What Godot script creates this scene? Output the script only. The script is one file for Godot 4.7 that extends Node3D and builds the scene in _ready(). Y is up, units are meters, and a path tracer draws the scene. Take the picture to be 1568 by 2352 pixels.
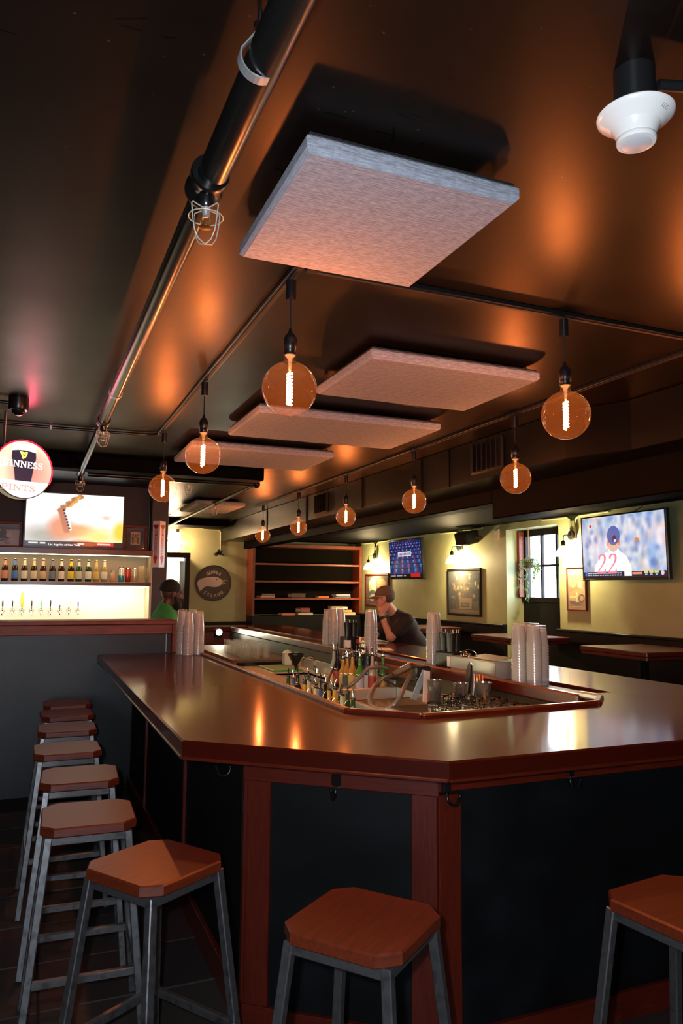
extends Node3D
# A pub interior: a mahogany island bar under a black ceiling with globe bulbs. Metres, y up; -z runs along the bar away from the viewer.

var M := {}
var used := {}
var rng := RandomNumberGenerator.new()


# ---------------------------------------------------------------- geometry
class MB:
	var v := PackedVector3Array()
	var n := PackedVector3Array()
	var t := PackedVector2Array()

	func tri(a: Vector3, b: Vector3, c: Vector3, na: Vector3, nb: Vector3, nc: Vector3, ua := Vector2.ZERO, ub := Vector2.ZERO, uc := Vector2.ZERO) -> void:
		if (b - a).cross(c - a).dot(na + nb + nc) > 0.0:
			v.append(a); v.append(c); v.append(b)
			n.append(na); n.append(nc); n.append(nb)
			t.append(ua); t.append(uc); t.append(ub)
		else:
			v.append(a); v.append(b); v.append(c)
			n.append(na); n.append(nb); n.append(nc)
			t.append(ua); t.append(ub); t.append(uc)

	# four corners in order round the face: top left, top right, bottom right, bottom left
	func quad(a: Vector3, b: Vector3, c: Vector3, d: Vector3, out: Vector3) -> MB:
		var m := (b - a).cross(c - a).normalized()
		if m == Vector3.ZERO:
			m = (c - a).cross(d - a).normalized()
		if m.dot(out) < 0.0:
			m = -m
		tri(a, b, c, m, m, m, Vector2(0, 0), Vector2(1, 0), Vector2(1, 1))
		tri(a, c, d, m, m, m, Vector2(0, 0), Vector2(1, 1), Vector2(0, 1))
		return self

	func quad4(a: Vector3, b: Vector3, c: Vector3, d: Vector3, na: Vector3, nb: Vector3, nc: Vector3, nd: Vector3) -> void:
		tri(a, b, c, na, nb, nc)
		tri(a, c, d, na, nc, nd)

	# box with chamfered edges
	func box(c: Vector3, s: Vector3, bev := 0.0, b := Basis.IDENTITY) -> MB:
		var h := s * 0.5
		var e: float = min(bev, min(h.x, min(h.y, h.z)) * 0.9)
		var ax := [Vector3(1, 0, 0), Vector3(0, 1, 0), Vector3(0, 0, 1)]
		for i in 3:
			for sg in [-1.0, 1.0]:
				var nn: Vector3 = ax[i] * sg
				var u: Vector3 = ax[(i + 1) % 3]
				var w: Vector3 = ax[(i + 2) % 3]
				var hu: float = h[(i + 1) % 3] - e
				var hw: float = h[(i + 2) % 3] - e
				var o: Vector3 = nn * h[i]
				quad(c + b * (o - u * hu + w * hw), c + b * (o + u * hu + w * hw), c + b * (o + u * hu - w * hw), c + b * (o - u * hu - w * hw), b * nn)
		if e > 0.0:
			for i in 3:
				var u: Vector3 = ax[(i + 1) % 3]
				var w: Vector3 = ax[(i + 2) % 3]
				for su in [-1.0, 1.0]:
					for sw in [-1.0, 1.0]:
						var p: Vector3 = u * su * h[(i + 1) % 3] + w * sw * (h[(i + 2) % 3] - e)
						var q: Vector3 = u * su * (h[(i + 1) % 3] - e) + w * sw * h[(i + 2) % 3]
						var l: Vector3 = ax[i] * (h[i] - e)
						quad(c + b * (p - l), c + b * (p + l), c + b * (q + l), c + b * (q - l), b * (u * su + w * sw))
			for sx in [-1.0, 1.0]:
				for sy in [-1.0, 1.0]:
					for sz in [-1.0, 1.0]:
						var g := Vector3(sx, sy, sz)
						var m: Vector3 = (b * g).normalized()
						tri(c + b * (g * (h - Vector3(0, e, e))), c + b * (g * (h - Vector3(e, 0, e))), c + b * (g * (h - Vector3(e, e, 0))), m, m, m)
		return self

	# box from its least to its greatest corner
	func span(lo: Vector3, hi: Vector3, bev := 0.0) -> MB:
		return box((lo + hi) * 0.5, (hi - lo).abs(), bev)

	# bar of rectangular section from a to b
	func bar(a: Vector3, b: Vector3, w: float, h: float, bev := 0.0, up := Vector3.UP) -> MB:
		var z := (b - a).normalized()
		if absf(z.dot(up)) > 0.98:
			up = Vector3.RIGHT
		var x := up.cross(z).normalized()
		return box((a + b) * 0.5, Vector3(w, h, a.distance_to(b)), bev, Basis(x, z.cross(x), z))

	func tube(p: Array, rad, k := 8, closed := false, cap := true) -> MB:
		var m := p.size()
		var fr := []
		var prev := Vector3.ZERO
		for i in m:
			var d: Vector3 = (p[(i + 1) % m] - p[(i - 1 + m) % m]) if closed else (p[min(i + 1, m - 1)] - p[max(i - 1, 0)])
			d = d.normalized()
			if i == 0:
				prev = d.cross(Vector3.UP if absf(d.y) < 0.9 else Vector3.RIGHT).normalized()
			else:
				prev = (prev - d * prev.dot(d)).normalized()
			fr.append([prev, d.cross(prev), d])
		for i in (m if closed else m - 1):
			var j := (i + 1) % m
			var r0: float = rad[i] if rad is Array else rad
			var r1: float = rad[j] if rad is Array else rad
			for s in k:
				var a0 := TAU * s / k
				var a1 := TAU * (s + 1) / k
				var n00: Vector3 = fr[i][0] * cos(a0) + fr[i][1] * sin(a0)
				var n01: Vector3 = fr[i][0] * cos(a1) + fr[i][1] * sin(a1)
				var n10: Vector3 = fr[j][0] * cos(a0) + fr[j][1] * sin(a0)
				var n11: Vector3 = fr[j][0] * cos(a1) + fr[j][1] * sin(a1)
				quad4(p[i] + n00 * r0, p[i] + n01 * r0, p[j] + n11 * r1, p[j] + n10 * r1, n00, n01, n11, n10)
		if cap and not closed:
			for e in [0, m - 1]:
				var r: float = rad[e] if rad is Array else rad
				var nn: Vector3 = fr[e][2] * (-1.0 if e == 0 else 1.0)
				for s in k:
					var q0: Vector3 = p[e] + (fr[e][0] * cos(TAU * s / k) + fr[e][1] * sin(TAU * s / k)) * r
					var q1: Vector3 = p[e] + (fr[e][0] * cos(TAU * (s + 1) / k) + fr[e][1] * sin(TAU * (s + 1) / k)) * r
					tri(p[e], q0, q1, nn, nn, nn)
		return self

	# profile of (radius, height) pairs from the bottom up, turned round the y axis of b at o
	func lathe(pr: Array, k := 24, o := Vector3.ZERO, b := Basis.IDENTITY) -> MB:
		var sn := []
		for i in pr.size() - 1:
			var d: Vector2 = pr[i + 1] - pr[i]
			sn.append(Vector2(d.y, -d.x).normalized())
		for i in pr.size() - 1:
			if pr[i].is_equal_approx(pr[i + 1]):
				continue
			var na: Vector2 = sn[i]
			var nb: Vector2 = sn[i]
			if i > 0 and sn[i - 1].dot(sn[i]) > 0.7:
				na = (sn[i - 1] + sn[i]).normalized()
			if i < sn.size() - 1 and sn[i + 1].dot(sn[i]) > 0.7:
				nb = (sn[i + 1] + sn[i]).normalized()
			for s in k:
				var c0 := cos(TAU * s / k)
				var s0 := sin(TAU * s / k)
				var c1 := cos(TAU * (s + 1) / k)
				var s1 := sin(TAU * (s + 1) / k)
				var p: Vector2 = pr[i]
				var q: Vector2 = pr[i + 1]
				var A := o + b * Vector3(p.x * c0, p.y, p.x * s0)
				var B := o + b * Vector3(p.x * c1, p.y, p.x * s1)
				var C := o + b * Vector3(q.x * c1, q.y, q.x * s1)
				var D := o + b * Vector3(q.x * c0, q.y, q.x * s0)
				var nA := b * Vector3(na.x * c0, na.y, na.x * s0)
				var nB := b * Vector3(na.x * c1, na.y, na.x * s1)
				var nC := b * Vector3(nb.x * c1, nb.y, nb.x * s1)
				var nD := b * Vector3(nb.x * c0, nb.y, nb.x * s0)
				var u0 := float(s) / k
				var u1 := float(s + 1) / k
				if p.x > 1e-6:
					tri(A, B, C, nA, nB, nC, Vector2(u0, 1.0 - p.y), Vector2(u1, 1.0 - p.y), Vector2(u1, 1.0 - q.y))
				if q.x > 1e-6:
					tri(A, C, D, nA, nC, nD, Vector2(u0, 1.0 - p.y), Vector2(u1, 1.0 - q.y), Vector2(u0, 1.0 - q.y))
		return self

	# +1 where Vector2.orthogonal() of an edge points out of the polygon
	static func side(p: PackedVector2Array) -> float:
		var a := 0.0
		for i in p.size():
			a += p[i].cross(p[(i + 1) % p.size()])
		return 1.0 if a > 0.0 else -1.0

	static func inset(p: PackedVector2Array, d: float) -> PackedVector2Array:
		var out := PackedVector2Array()
		var sgn := side(p)
		for i in p.size():
			var a := p[(i - 1 + p.size()) % p.size()]
			var b := p[i]
			var c := p[(i + 1) % p.size()]
			var n0 := (b - a).normalized().orthogonal() * sgn
			var n1 := (c - b).normalized().orthogonal() * sgn
			var m := (n0 + n1).normalized()
			out.append(b - m * d / maxf(0.25, m.dot(n0)))
		return out

	# upright prism over a polygon of (x, z) points with chamfered rims
	func prism(poly, y0: float, y1: float, bev := 0.0) -> MB:
		var p := PackedVector2Array(poly)
		var q := inset(p, bev) if bev > 0.0 else p
		var check := Geometry2D.triangulate_polygon(q)
		for i in range(0, check.size(), 3):
			var a := q[check[i]]
			var b := q[check[i + 1]]
			var c := q[check[i + 2]]
			tri(Vector3(a.x, y1, a.y), Vector3(b.x, y1, b.y), Vector3(c.x, y1, c.y), Vector3.UP, Vector3.UP, Vector3.UP)
			tri(Vector3(a.x, y0, a.y), Vector3(b.x, y0, b.y), Vector3(c.x, y0, c.y), Vector3.DOWN, Vector3.DOWN, Vector3.DOWN)
		var sgn := side(p)
		for i in p.size():
			var j := (i + 1) % p.size()
			var e := (p[j] - p[i]).normalized().orthogonal() * sgn
			var o := Vector3(e.x, 0, e.y)
			quad(Vector3(p[i].x, y1 - bev, p[i].y), Vector3(p[j].x, y1 - bev, p[j].y), Vector3(p[j].x, y0 + bev, p[j].y), Vector3(p[i].x, y0 + bev, p[i].y), o)
			if bev > 0.0:
				quad(Vector3(q[i].x, y1, q[i].y), Vector3(q[j].x, y1, q[j].y), Vector3(p[j].x, y1 - bev, p[j].y), Vector3(p[i].x, y1 - bev, p[i].y), o + Vector3.UP)
				quad(Vector3(p[i].x, y0 + bev, p[i].y), Vector3(p[j].x, y0 + bev, p[j].y), Vector3(q[j].x, y0, q[j].y), Vector3(q[i].x, y0, q[i].y), o + Vector3.DOWN)
		return self

	func ball(c: Vector3, r: Vector3, k := 16, b := Basis.IDENTITY, from := -1.0, to := 1.0) -> MB:
		var m := k / 2
		for i in m:
			var a0 := lerpf(asin(from), asin(to), float(i) / m)
			var a1 := lerpf(asin(from), asin(to), float(i + 1) / m)
			for s in k:
				var q := []
				for e in [[a0, s], [a0, s + 1], [a1, s + 1], [a1, s]]:
					var g := Vector3(cos(e[0]) * cos(TAU * e[1] / k), sin(e[0]), cos(e[0]) * sin(TAU * e[1] / k))
					q.append([c + b * (g * r), (b * (g / r)).normalized()])
				quad4(q[0][0], q[1][0], q[2][0], q[3][0], q[0][1], q[1][1], q[2][1], q[3][1])
		return self

	func turn(tr: Transform3D) -> MB:
		for i in v.size():
			v[i] = tr * v[i]
			n[i] = (tr.basis * n[i]).normalized()
		return self

	func add(o: MB, tr := Transform3D.IDENTITY) -> MB:
		for i in o.v.size():
			v.append(tr * o.v[i])
			n.append((tr.basis * o.n[i]).normalized())
			t.append(o.t[i])
		return self

	func mesh() -> ArrayMesh:
		var a := []
		a.resize(Mesh.ARRAY_MAX)
		a[Mesh.ARRAY_VERTEX] = v
		a[Mesh.ARRAY_NORMAL] = n
		a[Mesh.ARRAY_TEX_UV] = t
		var m := ArrayMesh.new()
		m.add_surface_from_arrays(Mesh.PRIMITIVE_TRIANGLES, a)
		return m


# A blob field joined with a smooth minimum, meshed as surface nets. Each entry: [a, b, radius at a, radius at b, blend] or [centre, radii, Basis, blend]
func nets(mb: MB, parts: Array, cell: float) -> void:
	var lo := Vector3.ONE * 1e9
	var hi := -lo
	for p in parts:
		var r: float = max(p[2], p[3]) if p.size() == 5 else max(p[1].x, max(p[1].y, p[1].z))
		for q in ([p[0], p[1]] if p.size() == 5 else [p[0]]):
			lo = lo.min(q - Vector3.ONE * r)
			hi = hi.max(q + Vector3.ONE * r)
	lo -= Vector3.ONE * cell * 4.0
	hi += Vector3.ONE * cell * 4.0
	var nx := int((hi.x - lo.x) / cell) + 2
	var ny := int((hi.y - lo.y) / cell) + 2
	var nz := int((hi.z - lo.z) / cell) + 2
	var f := PackedFloat32Array()
	f.resize(nx * ny * nz)
	f.fill(1.0)
	for p in parts:
		var cap: bool = p.size() == 5
		var r: float = max(p[2], p[3]) if cap else max(p[1].x, max(p[1].y, p[1].z))
		var k: float = p[4] if cap else p[3]
		var m := Vector3.ONE * (r + k + cell * 3.0)
		var a: Vector3 = ((p[0].min(p[1]) if cap else p[0]) - m - lo) / cell
		var z: Vector3 = ((p[0].max(p[1]) if cap else p[0]) + m - lo) / cell
		var ab: Vector3 = (p[1] - p[0]) if cap else Vector3.ZERO
		var ll: float = maxf(ab.length_squared(), 1e-9)
		var inv: Basis = Basis.IDENTITY if cap else p[2].transposed()
		for ix in range(max(0, int(a.x)), min(nx, int(z.x) + 1)):
			for iy in range(max(0, int(a.y)), min(ny, int(z.y) + 1)):
				var row := (ix * ny + iy) * nz
				for iz in range(max(0, int(a.z)), min(nz, int(z.z) + 1)):
					var q: Vector3 = lo + Vector3(ix, iy, iz) * cell - p[0]
					var d: float
					if cap:
						var h := clampf(q.dot(ab) / ll, 0.0, 1.0)
						d = (q - ab * h).length() - lerpf(p[2], p[3], h)
					else:
						q = inv * q
						var k0: float = (q / p[1]).length()
						var k1: float = (q / (p[1] * p[1])).length()
						d = k0 * (k0 - 1.0) / maxf(k1, 1e-6)
					var g := f[row + iz]
					var h2 := clampf(0.5 + 0.5 * (g - d) / k, 0.0, 1.0)
					f[row + iz] = lerpf(g, d, h2) - k * h2 * (1.0 - h2)
	var id := PackedInt32Array()
	id.resize(f.size())
	id.fill(-1)
	var pos := PackedVector3Array()
	var nor := PackedVector3Array()
	var sy := nz
	var sx := ny * nz
	var off := [0, sx, sy, sx + sy, 1, sx + 1, sy + 1, sx + sy + 1]
	var edges := [[0, 1], [2, 3], [4, 5], [6, 7], [0, 2], [1, 3], [4, 6], [5, 7], [0, 4], [1, 5], [2, 6], [3, 7]]
	for ix in nx - 1:
		for iy in ny - 1:
			for iz in nz - 1:
				var b := ix * sx + iy * sy + iz
				var s0 := f[b] < 0.0
				if s0 == (f[b + sx] < 0.0) and s0 == (f[b + sy] < 0.0) and s0 == (f[b + 1] < 0.0) and s0 == (f[b + sx + sy] < 0.0) and s0 == (f[b + sx + 1] < 0.0) and s0 == (f[b + sy + 1] < 0.0) and s0 == (f[b + sx + sy + 1] < 0.0):
					continue
				var sum := Vector3.ZERO
				var cnt := 0
				for e in edges:
					var g0 := f[b + off[e[0]]]
					var g1 := f[b + off[e[1]]]
					if (g0 < 0.0) != (g1 < 0.0):
						var c0 := Vector3(e[0] & 1, (e[0] >> 1) & 1, e[0] >> 2)
						var c1 := Vector3(e[1] & 1, (e[1] >> 1) & 1, e[1] >> 2)
						sum += c0.lerp(c1, g0 / (g0 - g1))
						cnt += 1
				id[b] = pos.size()
				pos.append(lo + (Vector3(ix, iy, iz) + sum / cnt) * cell)
				nor.append(Vector3(f[b + sx] + f[b + sx + sy] + f[b + sx + 1] + f[b + sx + sy + 1] - f[b] - f[b + sy] - f[b + 1] - f[b + sy + 1], f[b + sy] + f[b + sx + sy] + f[b + sy + 1] + f[b + sx + sy + 1] - f[b] - f[b + sx] - f[b + 1] - f[b + sx + 1], f[b + 1] + f[b + sx + 1] + f[b + sy + 1] + f[b + sx + sy + 1] - f[b] - f[b + sx] - f[b + sy] - f[b + sx + sy]).normalized())
	for ix in range(1, nx - 1):
		for iy in range(1, ny - 1):
			for iz in range(1, nz - 1):
				var b := ix * sx + iy * sy + iz
				var s0 := f[b] < 0.0
				for e in [[sx, sy, 1], [sy, 1, sx], [1, sx, sy]]:
					if s0 != (f[b + e[0]] < 0.0):
						var q := [id[b], id[b - e[1]], id[b - e[1] - e[2]], id[b - e[2]]]
						if q.min() >= 0:
							mb.quad4(pos[q[0]], pos[q[1]], pos[q[2]], pos[q[3]], nor[q[0]], nor[q[1]], nor[q[2]], nor[q[3]])


# ---------------------------------------------------------------- nodes
func numbered(called: String) -> String:
	used[called] = used.get(called, -1) + 1
	return called if used[called] == 0 else "%s_%03d" % [called, used[called]]


func tag(o: Node3D, label: String, category: String, group := "") -> Node3D:
	o.set_meta("label", label)
	o.set_meta("category", category)
	if group:
		o.set_meta("group", group)
	return o


func thing(called: String, label: String, category: String, at := Vector3.ZERO, turn := 0.0, group := "") -> Node3D:
	var o := Node3D.new()
	o.name = numbered(called)
	add_child(o)
	o.position = at
	o.rotation.y = turn
	return tag(o, label, category, group)


# one mesh: a part of parent, or a top-level object when no parent is given. World coordinates are taken relative to the parent's place.
func obj(called: String, mb, mat: Material, parent: Node3D = null, at := Vector3.ZERO) -> MeshInstance3D:
	var o := MeshInstance3D.new()
	o.mesh = mb.mesh() if mb is MB else mb
	o.material_override = mat
	o.position = at
	if parent:
		o.name = called
		parent.add_child(o, true)
	else:
		o.name = numbered(called)
		add_child(o)
	return o


func struct(called: String, mb, mat: Material, parent: Node3D = null) -> MeshInstance3D:
	var o := obj(called, mb, mat, parent)
	if parent == null:
		o.set_meta("kind", "structure")
	return o


func copy(o: Node3D, at: Vector3, turn: float, label: String, group := "") -> Node3D:
	var c: Node3D = o.duplicate()
	c.name = numbered(String(o.name).rstrip("0123456789").trim_suffix("_"))
	add_child(c)
	c.position = at
	c.rotation.y = turn
	c.set_meta("label", label)
	if group:
		c.set_meta("group", group)
	return c


func text(words: String, size: float, depth: float, mat: Material, parent: Node3D, tr: Transform3D, face := "Droid Sans", bold := true) -> MeshInstance3D:
	var m := TextMesh.new()
	var f := SystemFont.new()
	f.font_names = PackedStringArray([face])
	f.font_weight = 700 if bold else 400
	m.font = f
	m.text = words
	m.font_size = 64
	m.pixel_size = size / 64.0
	m.depth = depth
	m.curve_step = 2.0
	var o := obj("lettering", m, mat, parent)
	o.transform = tr
	return o


# ---------------------------------------------------------------- materials
func lin(r: float, g: float, b: float, a := 1.0) -> Color:
	var c := Color(r, g, b).linear_to_srgb()
	c.a = a
	return c


func mat(key: String, c: Color, rough := 0.5, metal := 0.0) -> StandardMaterial3D:
	var m := StandardMaterial3D.new()
	m.resource_name = key
	m.albedo_color = c
	m.roughness = rough
	m.metallic = metal
	M[key] = m
	return m


func glass(key: String, c: Color, alpha: float, rough := 0.03) -> StandardMaterial3D:
	c.a = alpha
	var m := mat(key, c, rough)
	m.transparency = BaseMaterial3D.TRANSPARENCY_ALPHA
	return m


func glow(key: String, c: Color, e: float) -> StandardMaterial3D:
	var m := mat(key, c, 0.4)
	m.emission_enabled = true
	m.emission = c
	m.emission_energy_multiplier = e
	return m


func noise(sd: int, freq: float, colors: Array, size := 512, octaves := 4, kind := FastNoiseLite.TYPE_SIMPLEX_SMOOTH, contrast := true) -> NoiseTexture2D:
	var fn := FastNoiseLite.new()
	fn.seed = sd
	fn.frequency = freq
	fn.noise_type = kind
	fn.fractal_octaves = octaves
	var tx := NoiseTexture2D.new()
	tx.width = size
	tx.height = size
	tx.seamless = true
	tx.normalize = contrast
	tx.noise = fn
	var g := Gradient.new()
	var offs := PackedFloat32Array()
	var cols := PackedColorArray()
	for i in colors.size():
		offs.append(float(i) / maxf(1.0, colors.size() - 1))
		cols.append(colors[i])
	g.offsets = offs
	g.colors = cols
	tx.color_ramp = g
	return tx


func tri_map(m: StandardMaterial3D, tex: Texture2D, scale: Vector3, world := false) -> StandardMaterial3D:
	m.albedo_texture = tex
	m.uv1_triplanar = true
	m.uv1_world_triplanar = world
	m.uv1_scale = scale
	m.uv1_triplanar_sharpness = 8.0
	return m


func flat_emit(key: String, img: Image, e: float) -> StandardMaterial3D:
	var m := mat(key, Color(0.02, 0.02, 0.02), 0.25)
	m.emission_enabled = true
	m.emission = Color.BLACK
	m.emission_operator = BaseMaterial3D.EMISSION_OP_ADD
	m.emission_texture = ImageTexture.create_from_image(img)
	m.emission_energy_multiplier = e
	m.texture_repeat = false
	return m


func printed(key: String, img: Image, rough := 0.3) -> StandardMaterial3D:
	var m := mat(key, Color.WHITE, rough)
	m.albedo_texture = ImageTexture.create_from_image(img)
	m.texture_repeat = false
	return m


func canvas(w: int, h: int, c: Color) -> Image:
	var i := Image.create(w, h, false, Image.FORMAT_RGB8)
	i.fill(c)
	return i


func disc(i: Image, cx: float, cy: float, rx: float, ry: float, c: Color, soft := 0.0) -> void:
	for y in range(max(0, int(cy - ry)), min(i.get_height(), int(cy + ry) + 2)):
		for x in range(max(0, int(cx - rx)), min(i.get_width(), int(cx + rx) + 2)):
			var d := Vector2((x + 0.5 - cx) / rx, (y + 0.5 - cy) / ry).length()
			if d < 1.0:
				var a := c.a * (1.0 if soft <= 0.0 else clampf((1.0 - d) / soft, 0.0, 1.0))
				i.set_pixel(x, y, i.get_pixel(x, y).lerp(Color(c, 1.0), a))


func shape(i: Image, pts: Array, c: Color) -> void:
	var p := PackedVector2Array(pts)
	var lo := p[0]
	var hi := p[0]
	for q in p:
		lo = lo.min(q)
		hi = hi.max(q)
	for y in range(max(0, int(lo.y)), min(i.get_height(), int(hi.y) + 1)):
		for x in range(max(0, int(lo.x)), min(i.get_width(), int(hi.x) + 1)):
			if Geometry2D.is_point_in_polygon(Vector2(x + 0.5, y + 0.5), p):
				i.set_pixel(x, y, i.get_pixel(x, y).lerp(Color(c, 1.0), c.a))


func _ready() -> void:
	rng.seed = 7
	# ---- camera
	var cam := Camera3D.new()
	cam.name = "camera"
	add_child(cam)
	var pitch := deg_to_rad(6.0)
	var yaw := deg_to_rad(22.5)
	var roll := deg_to_rad(0.47)
	var fwd := Vector3(sin(yaw) * cos(pitch), sin(pitch), -cos(yaw) * cos(pitch))
	var rt := Vector3(cos(yaw), 0, sin(yaw))
	var up := rt.cross(fwd)
	cam.transform = Transform3D(Basis(rt * cos(roll) + up * sin(roll), up * cos(roll) - rt * sin(roll), -fwd), Vector3(0, 1.6, 0))
	cam.fov = rad_to_deg(2.0 * atan(1176.0 / 1706.0))
	cam.near = 0.05
	cam.far = 200.0
	cam.current = true
	# ---- sky and exposure
	var we := WorldEnvironment.new()
	we.name = "environment"
	var env := Environment.new()
	var sky := Sky.new()
	var psm := ProceduralSkyMaterial.new()
	psm.sky_top_color = Color(0.66, 0.74, 0.86)
	psm.sky_horizon_color = Color(0.9, 0.93, 0.96)
	psm.ground_horizon_color = Color(0.4, 0.4, 0.39)
	psm.ground_bottom_color = Color(0.3, 0.3, 0.29)
	psm.sky_energy_multiplier = 4.5
	sky.sky_material = psm
	env.background_mode = Environment.BG_SKY
	env.sky = sky
	env.tonemap_mode = Environment.TONE_MAPPER_LINEAR
	env.tonemap_exposure = 1.0
	env.sdfgi_enabled = true
	env.ssao_enabled = true
	env.ssil_enabled = true
	we.environment = env
	add_child(we)
	# ---- the photographer's flash, just beside the lens
	var flash := SpotLight3D.new()
	flash.name = "camera_flash"
	add_child(flash)
	flash.position = Vector3(0, 1.6, 0) - rt * 0.07 + up * 0.03 + fwd * 0.03
	flash.basis = cam.basis
	flash.spot_angle = 52.0
	flash.spot_angle_attenuation = 0.35
	flash.light_energy = 4.0
	flash.light_color = Color(0.93, 0.96, 1.0)
	flash.light_size = 0.02
	flash.spot_range = 40.0
	flash.shadow_enabled = true

	materials()
	room()
	bar()
	stools()
	ceiling_things()
	back_bar()
	far_end()
	right_wall()
	bar_top_things()
	well()
	people()


func materials() -> void:
	# mahogany, one material for each direction of the grain
	var wood := noise(3, 0.012, [Color(0.23, 0.07, 0.032), Color(0.38, 0.12, 0.052), Color(0.3, 0.092, 0.04), Color(0.48, 0.17, 0.07)], 512, 5)
	var sc := {"x": Vector3(0.5, 9, 9), "y": Vector3(9, 0.5, 9), "z": Vector3(9, 9, 0.5)}
	for a in sc:
		var m := tri_map(mat("mahogany_" + a, Color(0.92, 0.86, 0.84), 0.34), wood, sc[a])
		m.clearcoat_enabled = true
		m.clearcoat = 0.5
		m.clearcoat_roughness = 0.22
	var top := tri_map(mat("bar_wood", Color(0.78, 0.64, 0.56), 0.45), noise(19, 0.014, [Color(0.295, 0.096, 0.052), Color(0.335, 0.11, 0.059)], 512, 4), Vector3(9, 9, 0.35))
	top.metallic_specular = 0.2
	top.clearcoat_enabled = true
	top.clearcoat = 0.6
	top.clearcoat_roughness = 0.11
	var seat := noise(9, 0.02, [Color(0.33, 0.125, 0.052), Color(0.41, 0.16, 0.065), Color(0.46, 0.19, 0.078)], 256, 4)
	var sm := tri_map(mat("seat_wood", Color(0.88, 0.84, 0.8), 0.42), seat, Vector3(1.2, 10, 10))
	sm.clearcoat_enabled = true
	sm.clearcoat = 0.4
	sm.clearcoat_roughness = 0.3
	var orange := noise(5, 0.02, [Color(0.4, 0.16, 0.065), Color(0.52, 0.22, 0.09)], 256, 3)
	tri_map(mat("shelf_wood", Color(1, 1, 1), 0.5), orange, Vector3(1, 6, 6))
	# paint
	var sheen := noise(11, 0.006, [Color(0.86, 0.86, 0.86), Color(1, 1, 1)], 512, 4)
	var scuff := noise(12, 0.03, [Color(0.75, 0.75, 0.75), Color(1, 1, 1), Color(1, 1, 1), Color(0.9, 0.9, 0.9)], 512, 5)
	var cm := tri_map(mat("ceiling_paint", lin(0.055, 0.032, 0.024), 0.42), worn_paint(), Vector3(0.55, 0.55, 0.55))
	cm.roughness_texture = sheen
	cm.metallic_specular = 0.32
	var bp := tri_map(mat("black_panel", lin(0.005, 0.0055, 0.0065), 0.62), noise(13, 0.01, [Color(0.5, 0.5, 0.5), Color(1, 1, 1)], 512, 5), Vector3(0.8, 0.8, 0.8))
	bp.roughness_texture = sheen
	bp.metallic_specular = 0.3
	mat("black_trim", lin(0.008, 0.0075, 0.0075), 0.45).metallic_specular = 0.3
	tri_map(mat("green_paint", Color(0.70, 0.71, 0.53), 0.55), noise(14, 0.02, [Color(0.94, 0.94, 0.92), Color(1, 1, 1)], 256, 4), Vector3(0.7, 0.7, 0.7))
	mat("dark_wall", lin(0.014, 0.014, 0.019), 0.5)
	mat("wainscot", lin(0.008, 0.0062, 0.0056), 0.5).metallic_specular = 0.3
	var dp := mat("duct_paint", lin(0.004, 0.0037, 0.0035), 0.3)
	dp.metallic_specular = 0.36
	var bm := mat("beam_paint", lin(0.0028, 0.0026, 0.0025), 0.6)
	bm.metallic_specular = 0.1
	# metal
	mat("black_metal", lin(0.012, 0.012, 0.013), 0.3)
	mat("black_iron", lin(0.006, 0.006, 0.006), 0.26)
	tri_map(mat("raw_steel", lin(0.24, 0.24, 0.245), 0.34, 0.85), noise(15, 0.03, [Color(0.62, 0.61, 0.6), Color(0.95, 0.95, 0.95), Color(0.8, 0.79, 0.77)], 256, 5), Vector3(2, 2, 2))
	mat("chrome", lin(0.75, 0.75, 0.76), 0.09, 1.0)
	mat("steel", lin(0.6, 0.61, 0.56), 0.32, 0.6)
	mat("cage_wire", lin(0.62, 0.6, 0.52), 0.35, 0.35)
	tri_map(mat("service_sheen", lin(0.011, 0.0135, 0.018), 0.42), noise(41, 0.01, [Color(0.45, 0.45, 0.45), Color(1, 1, 1)], 256, 4), Vector3(0.9, 0.9, 0.9))  # blue tint and blotches paint the half wall's bluish sheen into its colour
	mat("shaker_steel", lin(0.62, 0.63, 0.6), 0.16, 0.92)
	mat("zinc", lin(0.55, 0.57, 0.58), 0.4, 0.7)
	mat("brass", lin(0.7, 0.5, 0.2), 0.25, 1.0)
	# cloth, plastic, glass
	mat("white_plastic", lin(0.82, 0.82, 0.8), 0.2)
	mat("black_plastic", lin(0.011, 0.011, 0.012), 0.28)
	mat("black_rubber", lin(0.012, 0.012, 0.012), 0.7)
	mat("blue_mat", lin(0.02, 0.06, 0.25), 0.5)
	mat("red_plastic", lin(0.5, 0.02, 0.02), 0.3)
	mat("green_plastic", lin(0.05, 0.4, 0.1), 0.35)
	mat("pale_plastic", lin(0.7, 0.72, 0.62), 0.4)
	mat("paper", lin(0.8, 0.78, 0.7), 0.7)
	glass("clear_glass", Color(0.92, 0.94, 0.9), 0.1, 0.04).metallic_specular = 0.7
	glass("bar_glass", lin(0.6, 0.72, 0.6), 0.2, 0.08).metallic_specular = 0.85
	glass("pane_glass", Color(0.9, 0.95, 0.95), 0.06)
	glass("bulb_glass", lin(0.42, 0.27, 0.12), 0.012, 0.02)
	glass("shade_glass", lin(0.9, 0.85, 0.7), 0.35, 0.05)
	glass("cup_clear", lin(0.68, 0.67, 0.64), 0.2, 0.14).metallic_specular = 0.8
	glass("cup_nested", lin(0.58, 0.57, 0.54), 0.45, 0.16).metallic_specular = 0.8
	var sg := mat("solid_glass", Color(1, 1, 1, 0.0), 0.02)
	sg.refraction_enabled = true
	sg.refraction_scale = 0.045
	sg.transparency = BaseMaterial3D.TRANSPARENCY_ALPHA
	glow("filament", lin(1.0, 0.52, 0.18), 75.0)
	glow("lamp_bulb", lin(1.0, 0.78, 0.42), 7.0)
	# woven linen of the acoustic panels
	var w := 256
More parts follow.
